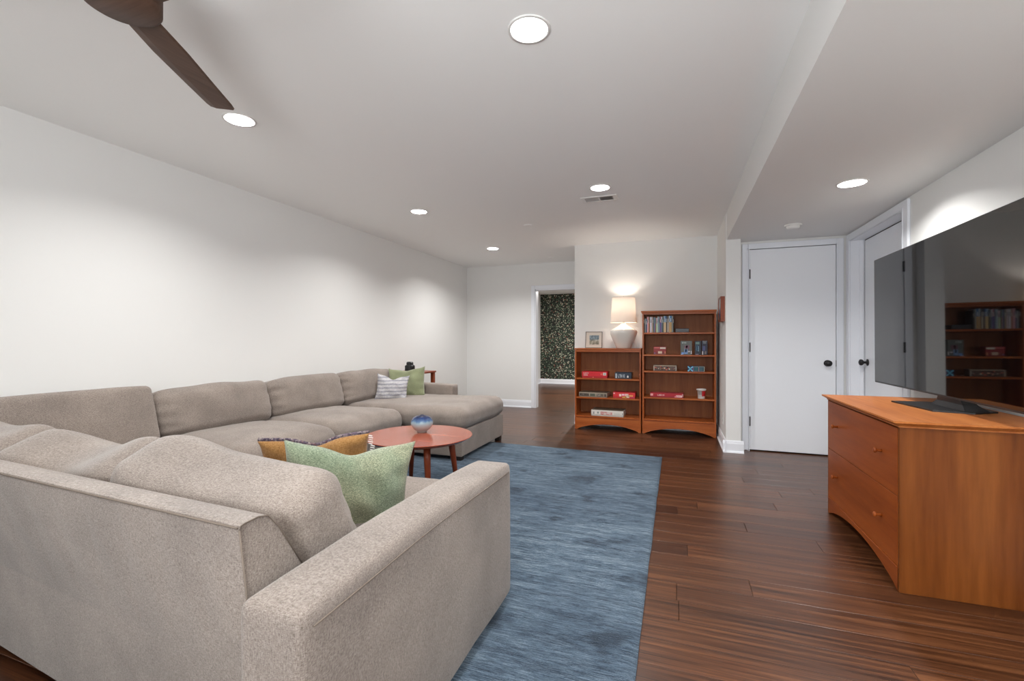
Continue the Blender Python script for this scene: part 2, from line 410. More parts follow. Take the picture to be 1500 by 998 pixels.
# ------------------------------------------------------------------ floor with individual planks
fl = link('floor', box(WALLX-.1, 1.8, -3.3, 11.6, -.06, -.012), M['gap']); struct(fl)
rng = random.Random(7)
PW = .147; Y0 = 2.085
SEAMS = {0: [.001], 1: [.317], 3: [.056], 6: [.39], 9: [.625], 12: [.943], 13: [.503], 17: [.891]}
def plank_bm(x0, x1, y0, y1):
    g = .0009; bm = bmesh.new(); c = .0008
    B = [(x0+g, y0+g), (x1-g, y0+g), (x1-g, y1-g), (x0+g, y1-g)]
    T = [(x0+g+c, y0+g+c), (x1-g-c, y0+g+c), (x1-g-c, y1-g-c), (x0+g+c, y1-g-c)]
    a = [bm.verts.new((p[0], p[1], -.012)) for p in B]; b = [bm.verts.new((p[0], p[1], -.0008)) for p in B]; t = [bm.verts.new((p[0], p[1], 0)) for p in T]
    for i in range(4):
        j = (i+1) % 4; bm.faces.new((a[i], a[j], b[j], b[i])); bm.faces.new((b[i], b[j], t[j], t[i]))
    bm.faces.new(t); bm.faces.new(a[::-1]); return bm
stuff_bm = bmesh.new()
for k in range(-36, 65):
    y0 = Y0+k*PW; y1 = y0+PW
    if y0 > 11.5: continue
    y1 = min(y1, 11.5)
    xa, xb = (WALLX, 1.70) if y0 < 6.1 else ((WALLX, -1.2) if y0 < 7.4 else (-3.36, .5))
    if k in SEAMS: s = SEAMS[k]
    else: s = [rng.uniform(-.1, 1.7)]
    ln = rng.uniform(1.75, 1.95)
    xs = [xa, xb]; q = s[0]
    while q > xa: xs.append(q); q -= ln
    q = s[0]+ln
    while q < xb: xs.append(q); q += ln
    xs = sorted(x for x in xs if xa <= x <= xb)
    xs = [x for i, x in enumerate(xs) if i == 0 or x-xs[i-1] > .12]
    if xs[-1] != xb: xs[-1] = xb
    for x0, x1 in zip(xs, xs[1:]):
        if k < -13 or (y0 > 7.3 and x0 > -1.6):
            addbox(stuff_bm, x0+.001, x1-.001, y0+.001, y1-.001, -.012, 0)
        else: link('floor_plank', plank_bm(x0, x1, y0, y1), M['floor'], fl)
o = link('floor_planks', stuff_bm, M['floor'], fl); o['kind'] = 'stuff'

# ------------------------------------------------------------------ baseboards and door casings
def baseboard(name, p0, p1, nrm, h=.12):
    """p0->p1 along the wall foot, nrm points into the room"""
    p0 = Vector((p0[0], p0[1], 0)); p1 = Vector((p1[0], p1[1], 0)); nv = Vector((nrm[0], nrm[1], 0))
    prof = [(0, 0), (.028, 0), (.026, .010), (.018, .018), (.014, .020), (.014, h-.03), (.011, h-.022), (.010, h-.012), (.006, h), (0, h)]
    bm = bmesh.new()
    A = [bm.verts.new(p0+nv*a+Vector((0, 0, z))) for a, z in prof]; B = [bm.verts.new(p1+nv*a+Vector((0, 0, z))) for a, z in prof]
    n = len(prof)
    for i in range(n): bm.faces.new((A[i], A[(i+1) % n], B[(i+1) % n], B[i]))
    bm.faces.new(A); bm.faces.new(B[::-1]); return struct(link(name, bm, M['trim']))
baseboard('baseboard_left', (WALLX, -3.2), (WALLX, BACKY), (1, 0))
baseboard('baseboard_back', (WALLX, BACKY), (OX0-.066, BACKY), (0, -1))
baseboard('baseboard_bookcase', (-1.29, BOOKY), (.468, BOOKY), (0, -1))
baseboard('baseboard_column_side', (.468, 6.06), (.468, 5.03-.028), (-1, 0))
baseboard('baseboard_column', (.468-.028, 5.03), (.603+.026, 5.03), (0, -1))
baseboard('baseboard_column_return', (.603, 5.03), (.603, 5.20), (1, 0))
baseboard('baseboard_right', (1.54, -3.2), (1.54, 3.93), (-1, 0))
baseboard('baseboard_front', (WALLX, -3.2), (1.54, -3.2), (0, 1))
baseboard('baseboard_hall_left', (-3.36, BACKY+.12), (-3.36, 11.5), (1, 0))
baseboard('baseboard_hall_back', (-3.36, 11.5), (.5, 11.5), (0, -1))
def casing_y(bm, x0, x1, z, yf, w, t=.018, right=True):
    """casing on a wall facing -y, around an opening x0..x1 up to z"""
    for a, b in ((x0-w, x0), (x1, x1+w)):
        if b > x1 and not right: continue
        addbox(bm, a, b, yf-t, yf, 0, z+w, bev=.004)
    addbox(bm, x0, x1, yf-t, yf, z, z+w, bev=.004)
    # moulded inner bead
    addbox(bm, x0-.012, x0-.002, yf-t-.004, yf-t, 0, z+.01); addbox(bm, x0-.012, x1+.01, yf-t-.004, yf-t, z+.002, z+.012)
    if right: addbox(bm, x1+.002, x1+.012, yf-t-.004, yf-t, 0, z+.01)
bm = bmesh.new(); casing_y(bm, OX0, OX1, OZ, BACKY, .066, right=True)
addbox(bm, OX0, OX0+.016, BACKY-.005, BACKY+.125, 0, OZ); addbox(bm, OX0, OX1, BACKY-.005, BACKY+.125, OZ-.016, OZ)
struct(link('trim_1', bm, M['trim']))
bm = bmesh.new(); casing_y(bm, .690, 1.455, 2.05, 5.20, .056)
addbox(bm, .690, .698, 5.16, 5.30, 0, 2.05); addbox(bm, 1.447, 1.455, 5.16, 5.30, 0, 2.05); addbox(bm, .69, 1.455, 5.17, 5.30, 2.048, 2.06)
struct(link('trim_2', bm, M['trim']))
bm = bmesh.new()
addbox(bm, 1.522, 1.54, 5.09, 5.165, 0, 2.118, bev=.004); addbox(bm, 1.522, 1.54, 3.94, 4.01, 0, 2.118, bev=.004); addbox(bm, 1.522, 1.54, 4.01, 5.09, 2.06, 2.118, bev=.004)
addbox(bm, 1.518, 1.523, 5.082, 5.092, 0, 2.06); addbox(bm, 1.518, 1.523, 4.008, 4.018, 0, 2.06); addbox(bm, 1.518, 1.523, 4.01, 5.09, 2.055, 2.065)
addbox(bm, 1.53, 1.70, 5.08, 5.10, 0, 2.06); addbox(bm, 1.53, 1.70, 4.0, 4.02, 0, 2.06); addbox(bm, 1.53, 1.70, 4.01, 5.09, 2.052, 2.062)
addbox(bm, 1.60, 1.632, 5.0705, 5.082, 0, 2.055)
struct(link('trim_3', bm, M['trim']))

# doors
def knob(bm, c, d):
    """round knob at c pointing along unit vector d"""
    prof = [(0, 0), (.030, 0), (.031, .006), (.012, .010), (.010, .028), (.016, .032), (.026, .042), (.029, .052), (.025, .062), (.012, .068), (0, .069)]
    b2 = bmesh.new(); lathe(b2, prof, 0, 0, 0, 24)
    b2.transform(Matrix.Translation(c) @ Vector((0, 0, 1)).rotation_difference(Vector(d)).to_matrix().to_4x4())
    me = bpy.data.meshes.new('t'); b2.to_mesh(me); b2.free(); bm.from_mesh(me); bpy.data.meshes.remove(me)
def door(name, loc):
    o = bpy.data.objects.new(name, None); col.objects.link(o); o.location = loc; WM[o.name] = Matrix.Translation(loc); return struct(o)
d1 = door('door_1', (1.07, 5.20, 0))
link('door_panel', box(.7015, 1.4435, 5.178, 5.213, .012, 2.042, bev=.002), M['door'], d1)
link('door_gap', box(.698, 1.447, 5.215, 5.22, .0, 2.048), M['gap'], d1)
for z in (1.794, 1.051, .300):
    bm = bmesh.new(); lathe(bm, [(0, -.048), (.0085, -.048), (.0085, .048), (0, .048)], .6985, 5.168, z, 10); addbox(bm, .690, .708, 5.170, 5.1775, z-.046, z+.046)
    link('hinge', bm, M['black'], d1)
bm = bmesh.new(); knob(bm, (1.373, 5.178, .90), (0, -1, 0)); link('door_knob', bm, M['black'], d1, True)
link('latch_plate', box(1.4435, 1.4475, 5.176, 5.20, .87, .93), M['black'], d1)
d2 = door('door_2', (1.64, 4.55, 0))
link('door_gap', box(1.6405, 1.66, 5.066, 5.0685, 0, 2.05), M['gap'], d2)
link('door_gap', box(1.6405, 1.66, 4.03, 5.068, 2.045, 2.051), M['gap'], d2)
link('door_panel', box(1.64, 1.675, 4.026, 5.066, .012, 2.045, bev=.002), M['door'], d2)
link('door_gap', box(1.678, 1.682, 4.02, 5.08, 0, 2.052), M['gap'], d2)
bm = bmesh.new(); knob(bm, (1.64, 5.00, .92), (-1, 0, 0)); link('door_knob', bm, M['black'], d2, True)

# ------------------------------------------------------------------ recessed downlights
LD = {0: 'recessed ceiling light nearest the camera, top centre of the main ceiling', 1: 'recessed ceiling light just beyond the tip of the fan blade',
      2: 'recessed ceiling light over the middle of the long sofa run by the left wall', 3: 'recessed ceiling light directly beside the slotted air vent',
      4: 'recessed ceiling light nearest the back wall with the doorway', 5: 'recessed ceiling light beside the fan above the photographer', 6: 'recessed ceiling light left of the fan behind the photographer',
      7: 'recessed ceiling light by the window, right one', 8: 'recessed ceiling light by the window, left one'}
SD = {0: 'recessed light in the dropped ceiling in front of the white doors', 1: 'recessed light in the dropped ceiling beside the television', 2: 'recessed light in the dropped ceiling near the window'}
def downlight(x, y, z, label, w):
    t = thing('recessed_light', label, 'ceiling light', (x, y, z), group='recessed downlights')
    bm = bmesh.new(); lathe(bm, [(.0735, .002), (.074, -.004), (.088, -.004), (.089, 0), (.0735, .002)], x, y, z, 40); link('trim_ring', bm, M['white'], t, True)
    bm = bmesh.new(); lathe(bm, [(.0745, -.001), (.070, .012), (.062, .030), (.052, .048), (.049, .050)], x, y, z, 40); link('reflector', bm, M['reflector'], t, True)
    bm = bmesh.new(); lathe(bm, [(0, .046), (.035, .047), (.050, .050)], x, y, z, 32); link('lens', bm, M['lens'], t, True)
    lamp('downlight_lamp', 'AREA', (x, y, z+.036), w, (1.0, .985, .965), shape='DISK', size=.085)
for i, (x, y) in enumerate(LIGHTS): downlight(x, y, CZ, LD[i], CAN_W*(1.35 if i == 4 else 1) if i < 5 else CAN_W*.3)
for i, (x, y) in enumerate(SOFFIT_LIGHTS): downlight(x, y, SZ, SD[i], CAN_W*.75)
t = thing('recessed_light', 'recessed ceiling light in the papered room beyond the doorway', 'ceiling light', (-1.5, 9.4, 2.325), group='recessed downlights')
bm = bmesh.new(); lathe(bm, [(0, -.003), (.07, -.003)], -1.5, 9.4, 2.325, 32); link('lens', bm, M['lens'], t, True)
bm = bmesh.new(); lathe(bm, [(.07, -.006), (.088, -.006), (.089, 0)], -1.5, 9.4, 2.325, 32); link('trim_ring', bm, M['white'], t, True)
lamp('downlight_lamp', 'AREA', (-1.5, 9.4, 2.31), 60, (1.0, .965, .925), shape='DISK', size=.12)

# vent
t = thing('ceiling_vent', 'white slotted ceiling air vent beside a recessed light', 'vent', (-.65, 4.12, CZ))
bm = bmesh.new()
addbox(bm, -.81, -.49, 4.04, 4.062, CZ-.010, CZ-.001, bev=.003); addbox(bm, -.81, -.49, 4.178, 4.20, CZ-.010, CZ-.001, bev=.003)
addbox(bm, -.81, -.775, 4.062, 4.178, CZ-.010, CZ-.001); addbox(bm, -.53, -.49, 4.062, 4.178, CZ-.010, CZ-.001); addbox(bm, -.657, -.645, 4.062, 4.178, CZ-.010, CZ-.001)
link('frame', bm, M['white'], t); link('backing', box(-.775, -.53, 4.062, 4.178, CZ-.0022, CZ-.0004), M['gap'], t)
bm = bmesh.new()
for s, x0, x1 in ((1, -.773, -.658), (-1, -.643, -.532)):
    n = 10
    for i in range(n):
        x = x0+(i+.5)*(x1-x0)/n
        vs = [bm.verts.new(p) for p in ((x-.004*s, 4.062, CZ-.010), (x-.004*s, 4.178, CZ-.010), (x+.003*s, 4.178, CZ-.003), (x+.003*s, 4.062, CZ-.003))]; bm.faces.new(vs)
o = link('slats', bm, M['white'], t); o['kind'] = 'stuff'
# smoke detector on the soffit and two low ceiling caps
t = thing('smoke_detector', 'round white smoke detector on the dropped ceiling near the white doors', 'smoke detector', (.956, 4.56, SZ))
bm = bmesh.new(); lathe(bm, [(0, -.001), (.066, -.001), (.066, -.010), (.062, -.014), (0, -.014)], .956, 4.56, SZ, 32); link('base', bm, M['white'], t, True)
bm = bmesh.new(); lathe(bm, [(.052, -.013), (.052, -.026), (.046, -.036), (.030, -.040), (0, -.040)], .956, 4.56, SZ, 32); link('cover', bm, M['white'], t, True)
for x, y, lb in ((-1.545, 4.81, 'flat white round sensor on the ceiling beyond the air vent'), (-1.805, 6.79, 'small white round sensor on the ceiling near the doorway')):
    bm = bmesh.new(); lathe(bm, [(0, -.007), (.040, -.007), (.048, -.005), (.050, 0)], x, y, CZ, 28); o = link('ceiling_sensor', bm, M['ceiling'], smooth=True); localise(o, (x, y, CZ)); tag(o, lb, 'ceiling sensor')

# ------------------------------------------------------------------ ceiling fan
FX, FY = -1.545, .875
t = thing('ceiling_fan', 'dark brown wooden ceiling fan with a round hub at top left', 'ceiling fan', (FX, FY, 2.11))
bm = bmesh.new(); lathe(bm, [(0, 2.108), (.088, 2.109), (.0975, 2.115), (.098, 2.21), (.085, 2.235), (.03, 2.25), (0, 2.25)], FX, FY, 0, 48); link('hub', bm, M['fan'], t, True)
bm = bmesh.new(); lathe(bm, [(0, 2.24), (.013, 2.24), (.013, 2.37), (0, 2.37)], FX, FY, 0, 16); link('rod', bm, M['fan'], t, True)
bm = bmesh.new(); lathe(bm, [(0, 2.34), (.03, 2.345), (.062, 2.375), (.066, 2.3995), (0, 2.3995)], FX, FY, 0, 32); link('canopy', bm, M['fan'], t, True)
for k in range(3):
    ang = math.atan2(1.365-FY, -1.815-FX)+k*2*pi/3
    bm = bmesh.new()
    # blade: long axis x, cross-section y/z with a bevelled leading edge
    st = [(.05, .050, .050), (.25, .060, .056), (.45, .056, .052), (.60, .052, .050), (.625, .048, .046)]
    rings = []
    for s, a, b in st:
        zz = 2.125
        sec = [(a, zz+.014), (a-.004, zz+.003), (a*.42, zz-.004), (-b+.004, zz-.001), (-b, zz+.006), (-b*.4, zz+.015), (a*.5, zz+.019)]
        sh = -.012 if s > .61 else 0
        rings.append([bm.verts.new((s+(.012 if y < 0 and s > .61 else 0), y, z)) for y, z in sec])
    for A, B in zip(rings, rings[1:]):
        for i in range(7): bm.faces.new((A[i], A[(i+1) % 7], B[(i+1) % 7], B[i]))
    bm.faces.new(rings[0]); bm.faces.new(rings[-1][::-1])
    bm.transform(Matrix.Translation((FX, FY, 0)) @ Matrix.Rotation(ang, 4, 'Z'))
    link('blade', bm, M['fan_blade'], t)

# ------------------------------------------------------------------ rug
bm = bmesh.new(); nx, ny = 90, 120; rx0, rx1, ry0, ry1 = -2.87, -.128, .98, 4.60
grid = []
for i in range(nx+1):
    row = []
    for j in range(ny+1):
        x = rx0+(rx1-rx0)*i/nx; y = ry0+(ry1-ry0)*j/ny
        ex = min(i, nx-i); ey = min(j, ny-j)
        z = .0125 + .0012*noise.noise(Vector((x*5, y*5, 0)))
        if ex == 0: x += .004*noise.noise(Vector((0, y*4, 3)))
        if ey == 0: y += .004*noise.noise(Vector((x*4, 0, 7)))
        # the far edge is not quite square to the walls
        y += (-.035*(x+1.5)/1.4)*max(0, (y-2.5)/2.1)
        if ex == 0 or ey == 0: z = .008
        row.append(bm.verts.new((x, y, z)))
    grid.append(row)
for i in range(nx):
    for j in range(ny): bm.faces.new((grid[i][j], grid[i+1][j], grid[i+1][j+1], grid[i][j+1]))
ext = bmesh.ops.extrude_edge_only(bm, edges=[e for e in bm.edges if e.is_boundary])
for v in [g for g in ext['geom'] if isinstance(g, bmesh.types.BMVert)]: v.co.z = .0005
o = link('area_rug', bm, M['rug'], smooth=True); localise(o, (-1.5, 2.8, 0)); tag(o, 'large blue streaked wool rug under the sofa and the round table', 'rug')

# ------------------------------------------------------------------ sectional sofa
SF = M['sofa']
def section(label, loc): return thing('sofa_section', label, 'sofa', loc)
def legs(t, pts, z0=.0):
    for x, y, z in pts: link('leg', box(x-.03, x+.03, y-.03, y+.03, z, .062, bev=.003), M['footing'], t)
RZ = .0142
def near_prof(X):
    q = (-.847-X); by = .777+.082*q; ty = .69+.02*q; tz = min(.739+.017*q, .775)
    return [(by, .052), (by-.046, .387), (ty+.001, tz-.010), (ty+.003, tz-.003), (ty+.012, tz+.000), (ty+.045, tz+.002), (ty+.070, tz-.004), (ty+.10, tz-.040), (ty+.174, tz-.165), (ty+.25, tz-.29), (ty+.26, .05)]
def near_back(x0, x1, n=14):
    bm = bmesh.new(); rings = []
    for i in range(n+1):
        X = x0+(x1-x0)*i/n
        rings.append([bm.verts.new((X, y, z)) for y, z in near_prof(X)])
    m = len(rings[0])
    for A, B in zip(rings, rings[1:]):
        for i in range(m): bm.faces.new((A[i], A[(i+1) % m], B[(i+1) % m], B[i]))
    bm.faces.new(rings[0]); bm.faces.new(rings[-1][::-1])
    return bm
def seam(t, pts, r=.0022):
    bm = bmesh.new(); tube(bm, pts, r, 6); link('seam', bm, M['sofadark'], t, True)

# A: near section with its arm
s1 = section('near sofa section seen from behind, with the low arm closest to the camera', (-1.6, 1.25, 0))
bm = near_back(-.8475, -2.80); link('back_frame', bm, SF, s1)
seam(s1, [(X, near_prof(X)[2][0]-.002, near_prof(X)[2][1]+.004) for X in [-.85-.25*i for i in range(9) if i < 8]])
seam(s1, [(-.846, y-.001, z) for y, z in near_prof(-.847)[:3]])
seam(s1, [(-.846, y, z) for y, z in near_prof(-.847)[2:9]], .0016)
def arm_fn(p):
    # slight swell along the top and a soft sag in the outer face
    f = (p.y+.58)/1.16
    if p.z > 0: p.z += .012*sin(pi*f)+.0
    return p
bm = softbox(.0815, .583, .2765, .022, (.006, .0, .010), 18, .0025, 3.1, arm_fn, (10, 6, 6))
bm.transform(Matrix.Translation((-.7465, 1.252, .3215))); link('arm', bm, SF, s1, True)
seam(s1, [(-.662+.0015*sin(i), .70+i*.10, .565+.011*sin(pi*i/11)) for i in range(12)], .0020)
bm = box(-2.80, -.84, 1.00, 1.80, .052, .30, bev=.01, seg=2); link('base', bm, SF, s1)
for i, (xa, xb) in enumerate(((-1.490, -.852), (-2.140, -1.495), (-2.795, -2.145))):
    bm = softbox((xb-xa)/2, .43, .10, .06, (.004, .02, .018), 16, .004, i*5.); bm.transform(Matrix.Translation(((xa+xb)/2, 1.435, .385))); link('seat_cushion', bm, SF, s1, True)
def slump(l, r, c):
    def f(p):
        u = p.x/.33
        if p.z > 0: p.z += (l*math.exp(-((u+.85)*1.9)**2) + r*math.exp(-((u-.85)*1.9)**2) - c*math.exp(-(u*1.8)**2))*min(1, p.z/.15)
        e = min(1, abs(u))**7
        p.y *= 1-.22*e
        p.y += .004*e*sin(p.z*70+l*99)
        return p
    return f
def back_cushion_near(t, xa, xb, zt, fn, seed, yc=.985):
    bm = softbox((xb-xa)/2, (.115), .195, .055, (.004, .035, .012), 22, .007, seed, fn, (5, 9, 9))
    place(bm, ((xa+xb)/2, yc, zt-.175), R(-1), R(22)); return link('back_cushion', bm, SF, t, True)
back_cushion_near(s1, -1.530, -.845, .738, slump(.052, .006, .0), 2.0)
back_cushion_near(s1, -2.165, -1.538, .738, slump(.036, .040, .030), 8.0, .995)
back_cushion_near(s1, -2.795, -2.180, .742, slump(.03, .03, .0), 4.5, 1.01)
for x, y in ((-.74, .78), (-.74, 1.76), (-2.7, 1.74), (-2.7, .95)):
    link('leg', box(x-.03, x+.03, y-.03, y+.03, .0135 if y > 1.05 else 0, .062, bev=.003), M['footing'], s1)

# B: corner section
s2 = section('corner sofa section where the near and the wall runs meet', (-3.0, 1.4, 0))
bm = near_back(-2.803, -3.42, 6); link('back_frame', bm, SF, s2)
bm = box(-3.44, -3.37, 1.0, 1.95, .052, .72, bev=.02, seg=3); link('back_frame', bm, SF, s2)
bm = box(-3.37, -2.803, 1.00, 1.95, .052, .30, bev=.01, seg=2); link('base', bm, SF, s2)
bm = softbox(.265, .47, .10, .06, (.004, .02, .018), 12, .004, 12.); bm.transform(Matrix.Translation((-3.07, 1.47, .385))); link('seat_cushion', bm, SF, s2, True)
def wall_cushion(t, ya, yb, zt, seed, xc=-3.235, puff=.035, wr=.009, tilt=-15, hx=.115, r=.06, hz=None):
    hz = hz or (zt-.455)/2/cos(R(tilt))
    hy_ = (yb-ya)/2
    def gather(p):
        v = p.y/hy_; e = min(1, abs(v))**5
        if puff > .02:
            p.x *= 1-.22*e; p.z *= 1-.04*e
            g = (max(0, (abs(v)-.62)/.38))**1.5*(1 if v < 0 else .45)
            p.x += .0075*g*sin(p.z*85+2.5*noise.noise(Vector((p.z*9, seed, v*3))))
            p.z += .010*noise.noise(Vector((p.y*4+seed, 0, seed)))*(1 if p.z > 0 else 0)
        return p
    bm = softbox(hx, hy_, hz, r, (puff, .006, .014), 26, wr, seed, gather, (9, 5, 9))
    bm.transform(Matrix.Translation((xc, (ya+yb)/2, .455+(zt-.455)/2)) @ Matrix.Rotation(R(tilt), 4, 'Y')); return link('back_cushion', bm, SF, t, True)
wall_cushion(s2, 1.02, 1.972, .805, 1.0, puff=.008, wr=.002, r=.035)
legs(s2, [(-2.86, 1.85, .0135), (-3.36, 1.85, 0), (-3.3, 1.04, 0)])

# C: armless section along the wall
s3 = section('armless middle sofa section against the long left wall', (-2.95, 2.83, 0))
bm = box(-3.44, -3.37, 1.955, 3.695, .052, .72, bev=.02, seg=3); link('back_frame', bm, SF, s3)
bm = box(-3.37, -2.43, 1.955, 3.695, .052, .29, bev=.01, seg=2); link('base', bm, SF, s3)
def seat_wall(t, ya, yb, seed, xf=-2.385):
    def fn(p):
        # crown drops towards the front corners
        return p
    bm = softbox(.41, (yb-ya)/2, .095, .075, (.025, .006, .048), 20, .007, seed, fn, (7, 7, 7)); bm.transform(Matrix.Translation((xf-.43, (ya+yb)/2, .375))); return link('seat_cushion', bm, SF, t, True)
seat_wall(s3, 1.955, 2.80, 21.); seat_wall(s3, 2.805, 3.67, 25.)
wall_cushion(s3, 1.99, 2.865, .772, 31.); wall_cushion(s3, 2.875, 3.72, .772, 37.)
legs(s3, [(-2.5, 2.02, .0135), (-2.5, 3.62, .0135), (-3.36, 2.02, 0), (-3.36, 3.62, 0)])

# D: chaise with the far arm
s4 = section('chaise sofa section with the far low arm, nearest the doorway', (-2.6, 4.28, 0))
bm = box(-3.44, -3.37, 3.70, 4.86, .052, .72, bev=.02, seg=3); link('back_frame', bm, SF, s4)
bm = softbox(.41, .079, .27, .02, (0, .004, .006), 12, .002, 9.); bm.transform(Matrix.Translation((-2.84, 4.781, .337))); link('arm', bm, SF, s4, True)
bm = box(-3.37, -2.44, 3.755, 4.70, .052, .290, bev=.01, seg=2); addbox(bm, -2.46, -1.845, 3.755, 4.815, .052, .290, bev=.01, seg=2); link('base', bm, SF, s4)
def chaise_fn(p):
    u = (p.x+.69)/1.38
    # the cushion swells at the foot end and dips slightly before it
    p.z += .010*math.exp(-((u-.86)*6)**2) if p.z > 0 else 0
    # narrower where the arm stands
    if p.y > .35 and p.x < .0:
        p.y = .35+(p.y-.35)*.25
    return p
bm = softbox(.69, .53, .095, .085, (.012, .010, .028), 24, .005, 41., chaise_fn, (6, 6, 6)); bm.transform(Matrix.Translation((-2.515, 4.285, .385))); link('seat_cushion', bm, SF, s4, True)
wall_cushion(s4, 3.73, 4.60, .772, 47.)
legs(s4, [(-1.89, 3.80, .0135), (-1.89, 4.77, 0), (-3.36, 3.8, 0), (-3.36, 4.8, 0), (-2.4, 3.80, .0135)])

# ------------------------------------------------------------------ throw pillows
def throw(name, label, bm, mats, loc):
    t = thing(name, label, 'pillow', loc); link('cover', bm, mats, t, True); return t
az = math.atan2(.28, .33)
bm = place(pillow(.445, .345, .17, pinch=.11, dent=.08, seed=2, ear=.02), (-1.090, 1.315, .586), az, R(-4), R(5))
throw('throw_pillow', 'large green woven pillow leaning on the near back cushion', bm, [M['green'], M['green']], (-1.075, 1.325, .5))
bm = place(pillow(.46, .32, .15, pinch=.08, dent=.12, seed=5, ear=.0), (-1.535, 1.655, .553), az-.12, R(28), R(-2))
t = throw('throw_pillow', 'mustard yellow pillow behind the green woven one, patterned on its far side', bm, [M['mustard'], M['pattern']], (-1.54, 1.66, .5))
# twisted cord along the rim with small cream tassels
bm = bmesh.new(); pts = []
for q in range(41):
    u = -1+q/20; pts.append(Vector((u*.23, .012, (.16*(1-.08*(1-u*u)))-.12*.32*math.exp(-(u*3.2)**2))))
tube(bm, pts, .007, 6); place(bm, (-1.535, 1.655, .553), az-.12, R(28), R(-2)); link('piping', bm, M['pattern'], t, True)
bm = bmesh.new(); rg = random.Random(3)
for q in range(16):
    z = .15-q*.012; x = .226+rg.uniform(-.004, .006); tube(bm, [(x, 0, z), (x+.016+rg.uniform(-.004, .006), .004, z-.010)], .0022, 5)
place(bm, (-1.535, 1.655, .553), az-.12, R(28), R(-2)); o = link('fringe', bm, M['white'], t); o['kind'] = 'stuff'
bm = place(pillow(.345, .285, .12, pinch=.09, dent=.13, seed=9, ear=.04), (-2.90, 4.20, .602), R(30), R(-16), R(5))
throw('throw_pillow', 'small white pillow with thin grey stripes on the chaise', bm, [M['striped'], M['striped']], (-2.86, 4.20, .5))
bm = place(pillow(.43, .345, .14, pinch=.06, dent=.05, seed=14, ear=.05), (-2.91, 4.50, .628), R(16), R(-14), R(-4))
throw('throw_pillow', 'sage green velvet pillow behind the striped one against the far arm', bm, [M['sage'], M['sage']], (-2.90, 4.5, .5))

# ------------------------------------------------------------------ round coffee table and vase
TX, TY, TZ, TR = -1.755, 2.875, .437, .385
t = thing('coffee_table', 'round cherry wood coffee table on splayed legs inside the sofa', 'table', (TX, TY, .0135))
bm = bmesh.new(); lathe(bm, [(0, -.024), (TR-.03, -.024), (TR-.006, -.008), (TR, -.003), (TR-.003, 0), (0, 0)], TX, TY, TZ, 72); link('tabletop', bm, M['table'], t)
fx, fy = sin(R(19.86)), cos(R(19.86))
for k in range(4):
    a = R(-46)+k*pi/2; c_, s_ = cos(a), sin(a)
    bm = bmesh.new(); tube(bm, [(TX+c_*.235, TY+s_*.235, TZ-.024), (TX+c_*.25, TY+s_*.25, .30), (TX+c_*.29, TY+s_*.29, .0135)], [.025, .023, .014], 14); link('leg', bm, M['tableleg'], t, True)
bm = bmesh.new(); lathe(bm, [(.20, -.06), (.215, -.06), (.215, -.024), (.20, -.024), (.20, -.06)], TX, TY, TZ, 40); link('apron', bm, M['tableleg'], t)
VX, VY = -1.785, 2.965
bm = bmesh.new(); lathe(bm, [(0, .003), (.030, .0), (.036, .001), (.034, .010), (.058, .022), (.075, .045), (.083, .068), (.079, .090), (.064, .110), (.042, .121), (.022, .125), (.018, .128), (.014, .126), (.013, .118), (0, .10)], VX, VY, TZ, 48)
o = link('round_vase', bm, M['vase'], smooth=True); localise(o, (VX, VY, TZ)); tag(o, 'round ceramic vase, blue glaze dripping over grey, on the coffee table', 'vase')

# ------------------------------------------------------------------ side table with black object in the corner
t = thing('side_table', 'cherry wood side table in the corner behind the far sofa arm', 'side table', (-3.20, 5.12, 0))
link('tabletop', box(-3.42, -2.985, 4.92, 5.32, .70, .722, bev=.004), M['tableleg'], t)
for x, y in ((-3.39, 4.95), (-3.02, 4.95), (-3.39, 5.29), (-3.02, 5.29)): link('leg', box(x-.022, x+.022, y-.022, y+.022, 0, .70, bev=.002), M['tableleg'], t)
link('apron', box(-3.39, -3.02, 4.937, 4.953, .62, .70), M['tableleg'], t)
t = thing('black_lantern', 'small black ribbed lantern on the corner side table', 'lantern', (-3.25, 5.10, .722))
bm = bmesh.new(); lathe(bm, [(0, 0), (.058, 0), (.060, .006), (.060, .072), (.052, .080), (.044, .084), (.044, .110), (.034, .122), (0, .124)], -3.25, 5.10, .722, 20); link('body', bm, M['blackplastic'], t)
bm = bmesh.new()
for k in range(20): a = 2*pi*k/20; tube(bm, [(-3.25+.0605*cos(a), 5.10+.0605*sin(a), .728), (-3.25+.0605*cos(a), 5.10+.0605*sin(a), .794)], .003, 5)
link('ribs', bm, M['blackplastic'], t)

